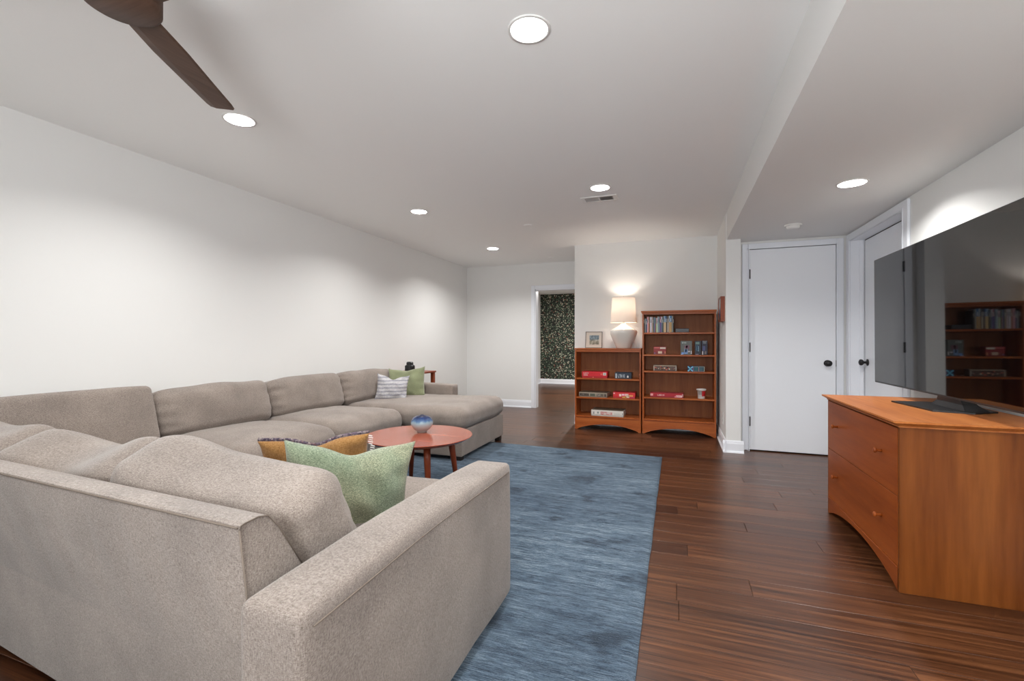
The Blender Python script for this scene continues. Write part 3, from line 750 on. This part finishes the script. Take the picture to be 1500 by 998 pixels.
# ------------------------------------------------------------------ bookcases
def arch(bm, x0, x1, y0, y1, zt, rise, foot=.012, n=20):
    top = [(x0, zt), (x1, zt)]; pts = [(x1, 0), (x1-foot, 0)]
    for i in range(n+1):
        q = i/n; x = (x1-foot)+((x0+foot)-(x1-foot))*q; pts.append((x, rise*(1-(2*q-1)**2)**.85))
    pts += [(x0+foot, 0), (x0, 0)]
    V1 = []
    # built as vertical strips so that the arch stays clean
    xs = [x0]+[x0+foot+(x1-x0-2*foot)*i/n for i in range(n+1)]+[x1]
    def zb(x):
        if x <= x0+foot or x >= x1-foot: return 0
        q = (x-x0-foot)/(x1-x0-2*foot); return rise*(1-(2*q-1)**2)**.85
    A = [(bm.verts.new((x, y0, zb(x))), bm.verts.new((x, y0, zt)), bm.verts.new((x, y1, zb(x))), bm.verts.new((x, y1, zt))) for x in xs]
    for a, b in zip(A, A[1:]):
        bm.faces.new((a[0], b[0], b[1], a[1])); bm.faces.new((a[2], a[3], b[3], b[2])); bm.faces.new((a[0], a[2], b[2], b[0])); bm.faces.new((a[1], b[1], b[3], a[3]))
    for a in (A[0], A[-1]): bm.faces.new((a[0], a[1], a[3], a[2]))
def bookcase(label, x0, x1, h, shelves, lip):
    yf, yb = 5.705, 6.03; th = .019
    t = thing('bookcase', label, 'bookcase', ((x0+x1)/2, 5.87, 0))
    link('side_panel', box(x0, x0+th, yf, yb, 0, h-.02, bev=.0015), M['cherry_z'], t); link('side_panel', box(x1-th, x1, yf, yb, 0, h-.02, bev=.0015), M['cherry_z'], t)
    link('back_panel', box(x0+th, x1-th, yb-.012, yb-.004, .12, h-.02), M['cherry_back'], t)
    bm = bmesh.new(); addbox(bm, x0-lip, x1+lip*.4, yf-lip, yb, h-.018, h, bev=.004, seg=2)
    if lip > .01: addbox(bm, x0-lip*.4, x1+.003, yf-lip*.5, yf+.01, h-.034, h-.018, bev=.004)
    link('top', bm, M['cherry'], t)
    link('top_rail', box(x0+th, x1-th, yf+.004, yf+.022, h-.045, h-.018), M['cherry'], t)
    for z in shelves: link('shelf', box(x0+th, x1-th, yf+.006, yb-.012, z-.020, z, bev=.002), M['cherry'], t)
    bm = bmesh.new(); arch(bm, x0+th, x1-th, yf+.003, yf+.022, shelves[-1]-.022, .075, .004); link('apron', bm, M['cherry'], t)
    bm = bmesh.new(); addbox(bm, x0+th, x1-th, yf+.0, yf+.006, shelves[-1]-.024, shelves[-1]-.0205); link('bead', bm, M['tableleg'], t)
    return t
bookcase('low cherry wood bookcase left of the tall one, lamp on its top', -1.213, -.403, 1.022, [.648, .408, .175], .006)
bookcase('tall cherry wood bookcase in the corner beside the column', -.388, .430, 1.476, [1.216, .952, .755, .440, .178], .014)

# books on the tall bookcase's top shelf
def ux(u): return -.380+(u-942)*.00756
BOOKS = [(60, 96, (52, 44, 34), None, 1.40, 'dark olive book'), (100, 120, (206, 200, 196), None, 1.385, 'narrow off white book'), (123, 164, (70, 112, 128), (40, 86, 124), 1.385, 'teal blue book'),
 (166, 214, (222, 164, 172), None, 1.408, 'wide pink book'), (216, 246, (172, 118, 80), (196, 112, 60), 1.398, 'orange brown book'), (256, 298, (214, 216, 224), None, 1.405, 'pale grey book'),
 (300, 335, (228, 204, 210), None, 1.405, 'pinkish white book'), (337, 370, (150, 146, 112), (176, 156, 110), 1.40, 'tan and olive book'), (374, 398, (74, 72, 116), (54, 66, 110), 1.40, 'navy purple book'),
 (400, 420, (158, 178, 204), None, 1.40, 'slim light blue book'), (422, 448, (96, 124, 102), (176, 92, 104), 1.395, 'green book with a red foot'), (456, 500, (220, 182, 192), (190, 214, 168), 1.392, 'pink book turning pale green below'),
 (502, 530, (190, 212, 216), None, 1.408, 'pale aqua book'), (538, 570, (144, 162, 176), None, 1.405, 'grey blue book'), (574, 616, (170, 96, 118), (110, 80, 150), 1.408, 'red book turning purple below'),
 (620, 650, (224, 226, 230), (90, 116, 150), 1.405, 'white book with a blue foot'), (652, 686, (48, 66, 62), None, 1.40, 'dark green book'), (690, 728, (172, 196, 214), (226, 196, 140), 1.413, 'cream book with a light blue head'),
 (730, 770, (96, 132, 182), (224, 190, 138), 1.413, 'cream book with a mid blue head'), (772, 802, (30, 46, 84), (70, 50, 44), 1.41, 'navy book'), (808, 850, (96, 90, 86), (206, 196, 180), 1.41, 'white book with a dark grey head'),
 (856, 888, (206, 216, 224), (214, 166, 96), 1.415, 'ochre book with a pale head'), (890, 940, (48, 118, 176), (210, 164, 90), 1.415, 'ochre book with a bright blue head'), (946, 976, (168, 170, 164), None, 1.41, 'light grey book'), (980, 1008, (46, 50, 50), None, 1.40, 'charcoal book')]
ORD = 'first second third fourth fifth sixth seventh eighth ninth tenth eleventh twelfth thirteenth fourteenth fifteenth sixteenth seventeenth eighteenth nineteenth twentieth twenty-first twenty-second twenty-third twenty-fourth last'.split()
for i, (a, b, c1, c2, zt, nm) in enumerate(BOOKS):
    x0 = ux(940+a/20.83)+.0005; x1 = ux(940+b/20.83)-.0005; yf = 5.735+(i*7 % 5)*.002
    t = thing('book', '%s standing on the top shelf, %s from the left' % (nm, ORD[i]), 'book', ((x0+x1)/2, yf+.07, 1.216), group='books on the top shelf')
    bm = bmesh.new(); addbox(bm, x0, x1, yf, yf+.003, 1.216, zt, bev=.0008); addbox(bm, x0, x0+.0015, yf+.002, yf+.135, 1.216, zt); addbox(bm, x1-.0015, x1, yf+.002, yf+.135, 1.216, zt)
    link('cover', bm, cm(c1), t); link('pages', box(x0+.0016, x1-.0016, yf+.003, yf+.132, 1.218, zt-.003), cm((224, 218, 204), .8), t)
    if c2: link('spine_panel', box(x0+.0008, x1-.0008, yf-.0006, yf+.0004, 1.219, 1.216+(zt-1.216)*.62), cm(c2), t)
    w = x1-x0
    if w > .009: link('spine_title', box(x0+w*.35, x1-w*.35, yf-.0012, yf-.0004, zt-.07, zt-.03), cm((240, 236, 226) if sum(c1) < 480 else (60, 56, 70)), t)
# flat black case beside the books
t = thing('disc_player', 'flat black case lying right of the books on the top shelf', 'case', (.065, 5.79, 1.216))
link('body', box(-.012, .140, 5.73, 5.86, 1.2165, 1.262, bev=.004, seg=2), mat('black_case', (16, 16, 28), .35), t); link('front_slot', box(.005, .123, 5.7285, 5.731, 1.240, 1.243), cm((40, 40, 52)), t)

# ------------------------------------------------------------------ game boxes
def gamebox(label, x0, x1, z0, z1, yf, depth, c, marks=(), top=None, rz=0, name='game_box', cat='box', lidfrac=.72):
    """marks: (fx0, fx1, fz0, fz1, colour) rectangles printed on the front, fractions of the front face"""
    xc = (x0+x1)/2; t = thing(name, label, cat, (xc, yf+depth/2, z0), rz)
    W = Matrix.Translation((xc, yf+depth/2, 0)) @ Matrix.Rotation(rz, 4, 'Z') @ Matrix.Translation((-xc, -(yf+depth/2), 0))
    def lk(n, bm, m): bm.transform(W); return link(n, bm, m, t)
    zs = z1-(z1-z0)*lidfrac
    lk('tray', box(x0+.0015, x1-.0015, yf+.0015, yf+depth-.0015, z0, zs+.001), cm(tuple(int(v*.85) for v in c)))
    lk('lid', box(x0, x1, yf, yf+depth, zs, z1, bev=.0008), cm(c))
    if top: lk('lid_print', box(x0+.006, x1-.006, yf+.006, yf+depth-.006, z1, z1+.0005), cm(top))
    w, h = x1-x0, z1-z0; cols = {}
    for a, b, p, q, k in marks: cols.setdefault(k, []).append((a, b, p, q))
    for k, rs in cols.items():
        bm = bmesh.new()
        for a, b, p, q in rs: addbox(bm, x0+a*w, x0+b*w, yf-.0007, yf+.0006, z0+p*h, z0+q*h)
        lk('print', bm, cm(k))
    return t
def px(u, Y): # world x on plane Y seen at pixel column u
    l = (u-750)/667; a = R(19.86); rx = l*cos(a)-sin(a); ry = cos(a)+l*sin(a); return rx/ry*Y
WH = (236, 232, 228)
def word(a, b, p, q, n, k, seed):
    """a run of n letter-like strokes"""
    g = random.Random(seed); out = []; w = (b-a)/n
    for i in range(n):
        x = a+i*w; s = g.choice('HLTEOI')
        t_ = w*.24
        if s in 'HLEO': out.append((x, x+t_, p, q, k))
        if s in 'HO': out.append((x+w*.55, x+w*.8, p, q, k))
        if s in 'TI': out.append((x+w*.28, x+w*.52, p, q, k))
        if s in 'LEO': out.append((x, x+w*.8, p, p+(q-p)*.2, k))
        if s in 'TEO': out.append((x, x+w*.8, q-(q-p)*.2, q, k))
        if s in 'HE': out.append((x, x+w*.8, (p+q)/2-(q-p)*.1, (p+q)/2+(q-p)*.1, k))
    return out
Yb = 5.735
gamebox('bright red game box with a white square at its right end, low bookcase upper shelf', px(852.7, Yb), px(889.5, Yb), .648, .728, Yb, .20, (214, 26, 40),
        word(.06, .28, .66, .84, 4, WH, 1)+word(.06, .24, .36, .52, 3, WH, 2)+[(.42, .47, .06, .16, (240, 140, 110)), (.84, .96, .44, .86, WH), (.875, .925, .54, .76, (150, 120, 110)), (.74, .82, .5, .75, (236, 110, 90))], (186, 30, 40))
gamebox('dark navy game box with white lettering on the low bookcase upper shelf', px(900.5, Yb), px(925, Yb), .648, .722, Yb, .20, (32, 48, 66),
        [(.05, .13, .1, .85, (196, 204, 210))]+word(.2, .62, .2, .72, 5, (206, 212, 220), 4)+[(.74, .83, .2, .5, WH), (.77, .80, .5, .62, WH)], (58, 78, 92))
gamebox('flat grey and cream game box on the low bookcase middle shelf', px(848.7, Yb), px(890, Yb), .408, .464, Yb, .22, (168, 156, 138),
        [(.02, .36, .16, .78, (84, 74, 66)), (.40, .58, .16, .78, (92, 98, 84)), (.63, .88, .16, .78, (104, 96, 84)), (.90, .98, .16, .78, (84, 72, 68))]+word(.08, .2, .34, .66, 3, WH, 6)+word(.64, .78, .36, .66, 3, WH, 7), (112, 98, 84), R(-3))
gamebox('red game box with a cream and yellow picture on the low bookcase middle shelf', px(898, Yb), px(930.5, Yb), .408, .480, Yb, .18, (218, 42, 48),
        [(.02, .09, .7, .9, (250, 190, 196)), (.28, .38, .3, .72, (246, 214, 200)), (.40, .52, .42, .76, (250, 190, 214)), (.54, .70, .40, .78, (252, 206, 200)), (.42, .60, .06, .3, (214, 168, 84)), (.60, .74, .1, .5, (244, 222, 190)), (.74, .9, .3, .62, (238, 150, 90)), (.78, .96, .08, .26, (196, 40, 92)), (.57, .62, .12, .24, (40, 20, 20)), (.70, .74, .3, .42, (50, 26, 30))], (170, 40, 44))
gamebox('white game box with red lettering on the low bookcase bottom shelf', px(866.5, Yb), px(914, Yb), .175, .248, Yb-.005, .24, (226, 222, 214),
        [(.06, .10, .3, .7, (150, 148, 150)), (.19, .24, .4, .72, (140, 146, 140))]+word(.30, .66, .24, .74, 8, (204, 40, 66), 9)+word(.72, .92, .42, .54, 7, (176, 180, 176), 10)+[(.965, .98, .4, .66, (70, 66, 72))], (120, 108, 92), R(-2))
gamebox('small deep red tin with a cream plate on the tall bookcase second shelf', px(957.5, Yb), px(975.8, Yb), .952, 1.046, Yb, .10, (146, 28, 30),
        [(.04, .50, .8, .9, (214, 110, 100)), (.52, .96, .72, .92, (222, 212, 196)), (.36, .68, .12, .42, (214, 184, 160)), (.88, .97, .1, .4, (214, 130, 90)), (.05, .14, .1, .26, (120, 90, 130))], (112, 22, 26), name='game_tin', cat='tin')
gamebox('upright grey box with a pale figure picture on the tall bookcase second shelf', px(997, Yb), px(1013.8, Yb), .952, 1.115, Yb, .07, (92, 96, 92),
        word(.14, .54, .80, .92, 3, (206, 220, 214), 12)+[(.36, .78, .42, .68, (110, 66, 84)), (.46, .62, .5, .66, (196, 130, 140)), (.34, .62, .06, .4, (122, 156, 206)), (.40, .54, .2, .46, (206, 216, 228)), (.08, .30, .04, .18, (110, 150, 214)), (.90, .97, .06, .28, (226, 220, 222)), (.66, .82, .2, .28, (206, 196, 206)), (.02, .2, .01, .04, (190, 190, 214))], None, name='figure_box', lidfrac=.97)
gamebox('upright black box with a light blue streak right of the grey figure box', px(1018, Yb), px(1027.3, Yb), .952, 1.115, Yb, .07, (22, 30, 48),
        [(.12, .72, .76, .92, (110, 140, 134)), (.2, .56, .3, .7, (44, 86, 112)), (.46, .62, .26, .62, (176, 214, 236)), (.08, .6, .02, .06, (170, 160, 190))], None, name='figure_box', lidfrac=.97)
gamebox('upright dark blue box nearest the right side on the tall bookcase second shelf', px(1028.2, Yb), px(1036.5, Yb), .952, 1.118, Yb, .07, (26, 28, 56),
        [(.12, .9, .93, .97, (140, 140, 144)), (.2, .8, .8, .9, (110, 116, 120)), (.14, .6, .3, .62, (70, 76, 124)), (.05, .24, .02, .26, (222, 214, 212)), (.5, .8, .06, .26, (120, 110, 110))], None, name='figure_box', lidfrac=.97)
mk = [(0.02, .98, .88, .97, (196, 176, 150)), (.01, .05, .05, .95, (190, 170, 150)), (.95, .99, .05, .8, (170, 162, 150))]
g = random.Random(5)
for i in range(26):
    a = .06+g.random()*.84; p = .08+g.random()*.55; mk.append((a, a+.02+g.random()*.05, p, p+.12+g.random()*.15, g.choice([(226, 206, 180), (206, 96, 70), (240, 180, 150), (110, 84, 70), (150, 130, 120), (60, 40, 40), (190, 110, 90)])))
gamebox('long busy patterned picture box on the tall bookcase third shelf', px(957, Yb), px(991.5, Yb), .755, .824, Yb, .10, (96, 72, 62), mk, (120, 92, 74))
t = gamebox('blue box with a pale letter X at its left end, tall bookcase third shelf', px(1007.3, Yb), px(1032.5, Yb), .755, .818, Yb, .10, (30, 44, 84),
        [(.34, .64, .14, .86, (20, 86, 96)), (.70, .96, .14, .86, (30, 70, 84)), (.30, .36, .06, .94, (150, 110, 160)), (.62, .67, .06, .94, (206, 170, 166)), (.95, .99, .06, .94, (206, 200, 170)), (.30, .96, .88, .95, (160, 170, 160)), (.30, .96, .05, .11, (176, 160, 160))], (44, 60, 84))
bm = bmesh.new(); xa = px(1007.8, Yb); xb = px(1015, Yb)
for p0, p1 in (((xa, .758), (xb, .815)), ((xa, .815), (xb, .758))):
    d = Vector((p1[0]-p0[0], 0, p1[1]-p0[1])).normalized(); nn = Vector((-d.z, 0, d.x))*.006
    P0 = Vector((p0[0], Yb-.0012, p0[1])); P1 = Vector((p1[0], Yb-.0012, p1[1])); bm.faces.new([bm.verts.new(v) for v in (P0-nn, P1-nn, P1+nn, P0+nn)])
link('letter_x', bm, cm((120, 206, 240)), t)
gamebox('long flat red box with white script on the tall bookcase fourth shelf', px(953, Yb), px(1001.5, Yb), .440, .492, Yb-.01, .16, (176, 18, 38),
        [(0, .09, .3, .8, (240, 160, 160))]+word(.22, .44, .36, .7, 5, (250, 206, 206), 15)+[(.78, .96, .14, .6, (246, 200, 200)), (.74, .82, .1, .4, (240, 140, 150)), (.96, .995, .3, .9, (200, 150, 150))]+word(.80, .93, .26, .48, 3, (190, 60, 70), 16), (170, 60, 66), R(-2))
# dice cup
cx, cy = px(1027.5, 5.76), 5.76
t = thing('dice_cup', 'white and red paper cup on the tall bookcase fourth shelf', 'cup', (cx, cy, .44))
bm = bmesh.new(); lathe(bm, [(0, 0), (.036, 0), (.038, .004), (.045, .098), (.053, .098), (.054, .112), (.046, .114), (.044, .10), (.036, .01), (0, .008)], cx, cy, .4405, 36); link('body', bm, cm((234, 230, 226)), t, True)
bm = bmesh.new(); rows = []
for z in (.030, .055, .080, .092):
    r = .038+(z-.004)*.0745+.0006; rows.append([bm.verts.new((cx+r*cos(R(a)), cy+r*sin(R(a)), .4405+z)) for a in range(-86, 27, 8)])
for A, B in zip(rows, rows[1:]):
    for i in range(len(A)-1): bm.faces.new((A[i], A[i+1], B[i+1], B[i]))
link('red_panel', bm, cm((186, 24, 34)), t, True)
bm = bmesh.new()
for z, n in ((.078, 4), (.064, 4), (.050, 3)):
    r = .038+(z-.004)*.0745+.0008
    for i in range(n):
        a0 = -128+i*15; vs = []
        for a, dz in ((a0, 0), (a0+9, 0), (a0+9, .006), (a0, .006)): vs.append(bm.verts.new((cx+r*cos(R(a)), cy+r*sin(R(a)), .4405+z+dz)))
        bm.faces.new(vs)
link('print', bm, cm((30, 28, 34)), t)

# ------------------------------------------------------------------ table lamp and picture on the low bookcase
LX, LY, LZ = -.625, 5.86, 1.022
t = thing('table_lamp', 'white ceramic table lamp with a lit linen shade on the low bookcase', 'lamp', (LX, LY, LZ))
bm = bmesh.new(); lathe(bm, [(0, 0), (.082, 0), (.088, .004), (.092, .012), (.118, .070), (.142, .120), (.160, .170), (.166, .200), (.162, .220), (.146, .236), (.118, .250), (.086, .266), (.056, .284), (.036, .300), (.030, .312), (0, .314)], LX, LY, LZ, 56); link('base', bm, M['ceramic'], t, True)
bm = bmesh.new(); lathe(bm, [(0, .296), (.020, .296), (.020, .33), (.010, .335), (.010, .40), (0, .40)], LX, LY, LZ, 16); link('stem', bm, cm((190, 186, 176), .3), t, True)
bm = bmesh.new(); lathe(bm, [(.160, .325), (.138, .638)], LX, LY, LZ, 56); link('lamp_shade', bm, M['shade'], t, True)
bm = bmesh.new(); lathe(bm, [(.1605, .324), (.1605, .332), (.1590, .332), (.1590, .324), (.1605, .324)], LX, LY, LZ, 56); lathe(bm, [(.1385, .632), (.1385, .640), (.1370, .640), (.1370, .632), (.1385, .632)], LX, LY, LZ, 56); link('shade_trim', bm, cm((226, 216, 204), .7), t)
bm = bmesh.new(); 
for k in range(3): a = 2*pi*k/3+.4; tube(bm, [(LX, LY, LZ+.630), (LX+.137*cos(a), LY+.137*sin(a), LZ+.636)], .0018, 5)
link('spider', bm, cm((120, 110, 96), .4), t)
bm = bmesh.new(); lathe(bm, [(0, .630), (.006, .630), (.004, .640), (.011, .646), (.011, .652), (0, .656)], LX, LY, LZ, 16); link('finial', bm, cm((84, 60, 44), .4), t, True)
bm = bmesh.new(); lathe(bm, [(0, .40), (.014, .405), (.020, .43), (.030, .46), (.028, .49), (.012, .505), (0, .508)], LX, LY, LZ, 20); link('bulb', bm, emis('bulb_glow', (255, 236, 206), 3), t, True)
lamp('table_lamp_bulb', 'POINT', (LX, LY, LZ+.52), 3.2, (1.0, .93, .85), shadow_soft_size=.03)
# framed picture leaning on the wall
t = thing('picture_frame', 'small thin framed landscape picture standing left of the lamp', 'picture', (-1.0, 5.86, LZ))
def leanf(bm): bm.transform(Matrix.Translation((-1.0, 5.86, LZ)) @ Matrix.Rotation(R(-7), 4, 'X')); return bm
bm = bmesh.new()
for a in ((-.107, .107, 0, .006), (-.107, .107, .206, .212)): addbox(bm, a[0], a[1], -.008, .006, a[2], a[3])
for a in ((-.107, -.102), (.101, .107)): addbox(bm, a[0], a[1], -.008, .006, .006, .206)
link('frame', leanf(bm), cm((74, 62, 54)), t)
link('mat_board', leanf(box(-.102, .101, -.003, .004, .006, .206)), cm((220, 210, 198), .8), t)
def paint_pic():
    m = mat('landscape_picture', (120, 130, 130), .6); v = coords(m, (34, 1, 26)); a = noise_n(m, v, 1.0, 4, .7)
    tc = N(m, 'ShaderNodeTexCoord'); sp = N(m, 'ShaderNodeSeparateXYZ'); L(m, tc.outputs['Generated'], sp.inputs[0])
    hi = ramp(m, a, [(.35, (70, 88, 100)), (.55, (128, 146, 156)), (.7, (190, 200, 198))]); lo = ramp(m, a, [(.35, (92, 86, 72)), (.5, (150, 146, 128)), (.65, (216, 208, 190))])
    st = ramp(m, sp.outputs[2], [(.4, (0, 0, 0)), (.62, (255, 255, 255))]); L(m, mix(m, st, lo, hi), bsdf(m).inputs['Base Color']); return m
link('picture', leanf(box(-.056, .066, -.0042, -.003, .045, .165)), paint_pic(), t)

# framed picture on the column side wall, outlet below
t = thing('wall_picture', 'deep brown framed picture hung on the column side wall above the tall bookcase', 'picture', (.449, 5.28, 1.318))
bm = bmesh.new(); addbox(bm, .428, .4675, 5.13, 5.145, 1.318, 1.575, bev=.001); addbox(bm, .428, .4675, 5.415, 5.43, 1.318, 1.575, bev=.001); addbox(bm, .428, .4675, 5.145, 5.415, 1.318, 1.333); addbox(bm, .428, .4675, 5.145, 5.415, 1.56, 1.575)
link('frame', bm, M['tableleg'], t)
def pic2():
    m = mat('blue_grey_picture', (130, 140, 160), .3); tc = N(m, 'ShaderNodeTexCoord'); sp = N(m, 'ShaderNodeSeparateXYZ'); L(m, tc.outputs['Generated'], sp.inputs[0])
    L(m, ramp(m, sp.outputs[2], [(.1, (70, 72, 70)), (.3, (70, 88, 130)), (.5, (120, 130, 150)), (.62, (190, 186, 184))]), bsdf(m).inputs['Base Color']); return m
link('picture', box(.434, .438, 5.145, 5.415, 1.333, 1.56), pic2(), t)
t = thing('wall_outlet', 'white outlet plate low on the column side wall', 'outlet', (.465, 5.31, .24))
link('plate', box(.461, .4675, 5.27, 5.35, .235, .355, bev=.002), M['white'], t)
for z in (.27, .32): link('socket', box(.4595, .4615, 5.293, 5.327, z-.014, z+.014, bev=.002), cm((206, 204, 200)), t)

# ------------------------------------------------------------------ television console
CX0, CX1, CY0, CY1, CH = .931, 1.515, 2.483, 3.497, .765
t = thing('media_console', 'low cherry wood console with two wide drawers under the television', 'cabinet', ((CX0+CX1)/2, 2.99, 0))
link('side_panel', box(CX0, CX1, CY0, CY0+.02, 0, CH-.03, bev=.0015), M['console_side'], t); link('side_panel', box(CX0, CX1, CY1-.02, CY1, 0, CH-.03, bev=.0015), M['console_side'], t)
link('back_panel', box(CX1-.01, CX1, CY0+.02, CY1-.02, .06, CH-.03), M['console_side'], t)
link('inner_carcass', box(CX0+.022, CX1-.012, CY0+.021, CY1-.021, .10, CH-.032), M['cherry_back'], t)
bm = bmesh.new() # top board: overhang with an undercut edge
o_ = .030
lo = [(CX0-.004, CY0-.006), (CX1, CY0-.006), (CX1, CY1+.006), (CX0-.004, CY1+.006)]; hi = [(CX0-o_, CY0-o_), (CX1, CY0-o_), (CX1, CY1+.018), (CX0-o_, CY1+.018)]
layers = [(lo, CH-.030), (lo, CH-.024), (hi, CH-.008), (hi, CH)]; rings = [[bm.verts.new((x, y, z)) for x, y in p] for p, z in layers]
for A, B in zip(rings, rings[1:]):
    for i in range(4): bm.faces.new((A[i], A[(i+1) % 4], B[(i+1) % 4], B[i]))
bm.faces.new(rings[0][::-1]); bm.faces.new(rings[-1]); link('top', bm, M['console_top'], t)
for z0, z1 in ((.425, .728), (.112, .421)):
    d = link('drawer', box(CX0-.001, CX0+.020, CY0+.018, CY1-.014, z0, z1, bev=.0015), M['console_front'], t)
    for y in (2.669, 3.308):
        zc = .590 if z0 > .3 else .279
        b2 = bmesh.new(); lathe(b2, [(0, 0), (.008, 0), (.007, .012), (.006, .018), (.012, .024), (.013, .029), (.009, .033), (0, .034)], 0, 0, 0, 18)
        b2.transform(Matrix.Translation((CX0-.001, y, zc)) @ Matrix.Rotation(R(-90), 4, 'Y')); link('knob', b2, M['console_front'], d, True)
link('rail', box(CX0-.004, CX0+.016, CY0+.018, CY1-.014, .098, .109, bev=.002), M['console_front'], t)
bm = bmesh.new(); arch(bm, 0, CY1-CY0-.026, 0, .019, .097, .078, .004)
bm.transform(Matrix.Translation((CX0+.019, CY0+.013, 0)) @ Matrix.Rotation(R(90), 4, 'Z')); link('apron', bm, M['console_front'], t)

# ------------------------------------------------------------------ television
TVX, TY0, TY1, TZ0, TZ1 = 1.300, 2.335, 3.885, .828, 1.684
t = thing('television', 'large flat black television reflecting the room on the console', 'television', (1.27, 2.99, CH))
TILT = Matrix.Translation((TVX, 2.99, TZ0)) @ Matrix.Rotation(R(-1.0), 4, 'Z') @ Matrix.Rotation(R(-0.3), 4, 'Y') @ Matrix.Translation((-TVX, -2.99, -TZ0))
bm = box(TVX, TVX+.012, TY0, TY1, TZ0, TZ1, bev=.0015); addbox(bm, TVX+.012, TVX+.05, TY0+.15, TY1-.15, TZ0+.02, TZ0+.42, bev=.01); bm.transform(TILT); link('panel_body', bm, M['blackplastic'], t)
bm = box(TVX-.0012, TVX+.0005, TY0+.004, TY1-.004, TZ0+.010, TZ1-.004); bm.transform(TILT); link('screen', bm, M['screen'], t)
bm = bmesh.new(); prism(bm, [(1.165, 3.21), (1.20, 2.845), (1.345, 2.80), (1.47, 2.88), (1.47, 3.10), (1.34, 3.24)], 'z', CH+.0005, CH+.008); link('stand_plate', bm, M['blackplastic'], t)
bm = bmesh.new(); rings = []
for z, x, hx, hy in ((CH+.008, 1.37, .05, .16), (CH+.035, 1.36, .03, .12), (TZ0+.02, 1.345, .020, .09), (TZ0+.10, 1.345, .02, .09)):
    rings.append([bm.verts.new(p) for p in ((x-hx, 2.99-hy, z), (x+hx, 2.99-hy, z), (x+hx, 2.99+hy, z), (x-hx, 2.99+hy, z))])
for A, B in zip(rings, rings[1:]):
    for i in range(4): bm.faces.new((A[i], A[(i+1) % 4], B[(i+1) % 4], B[i]))
bm.faces.new(rings[0][::-1]); bm.faces.new(rings[-1]); link('stand_neck', bm, M['blackplastic'], t)
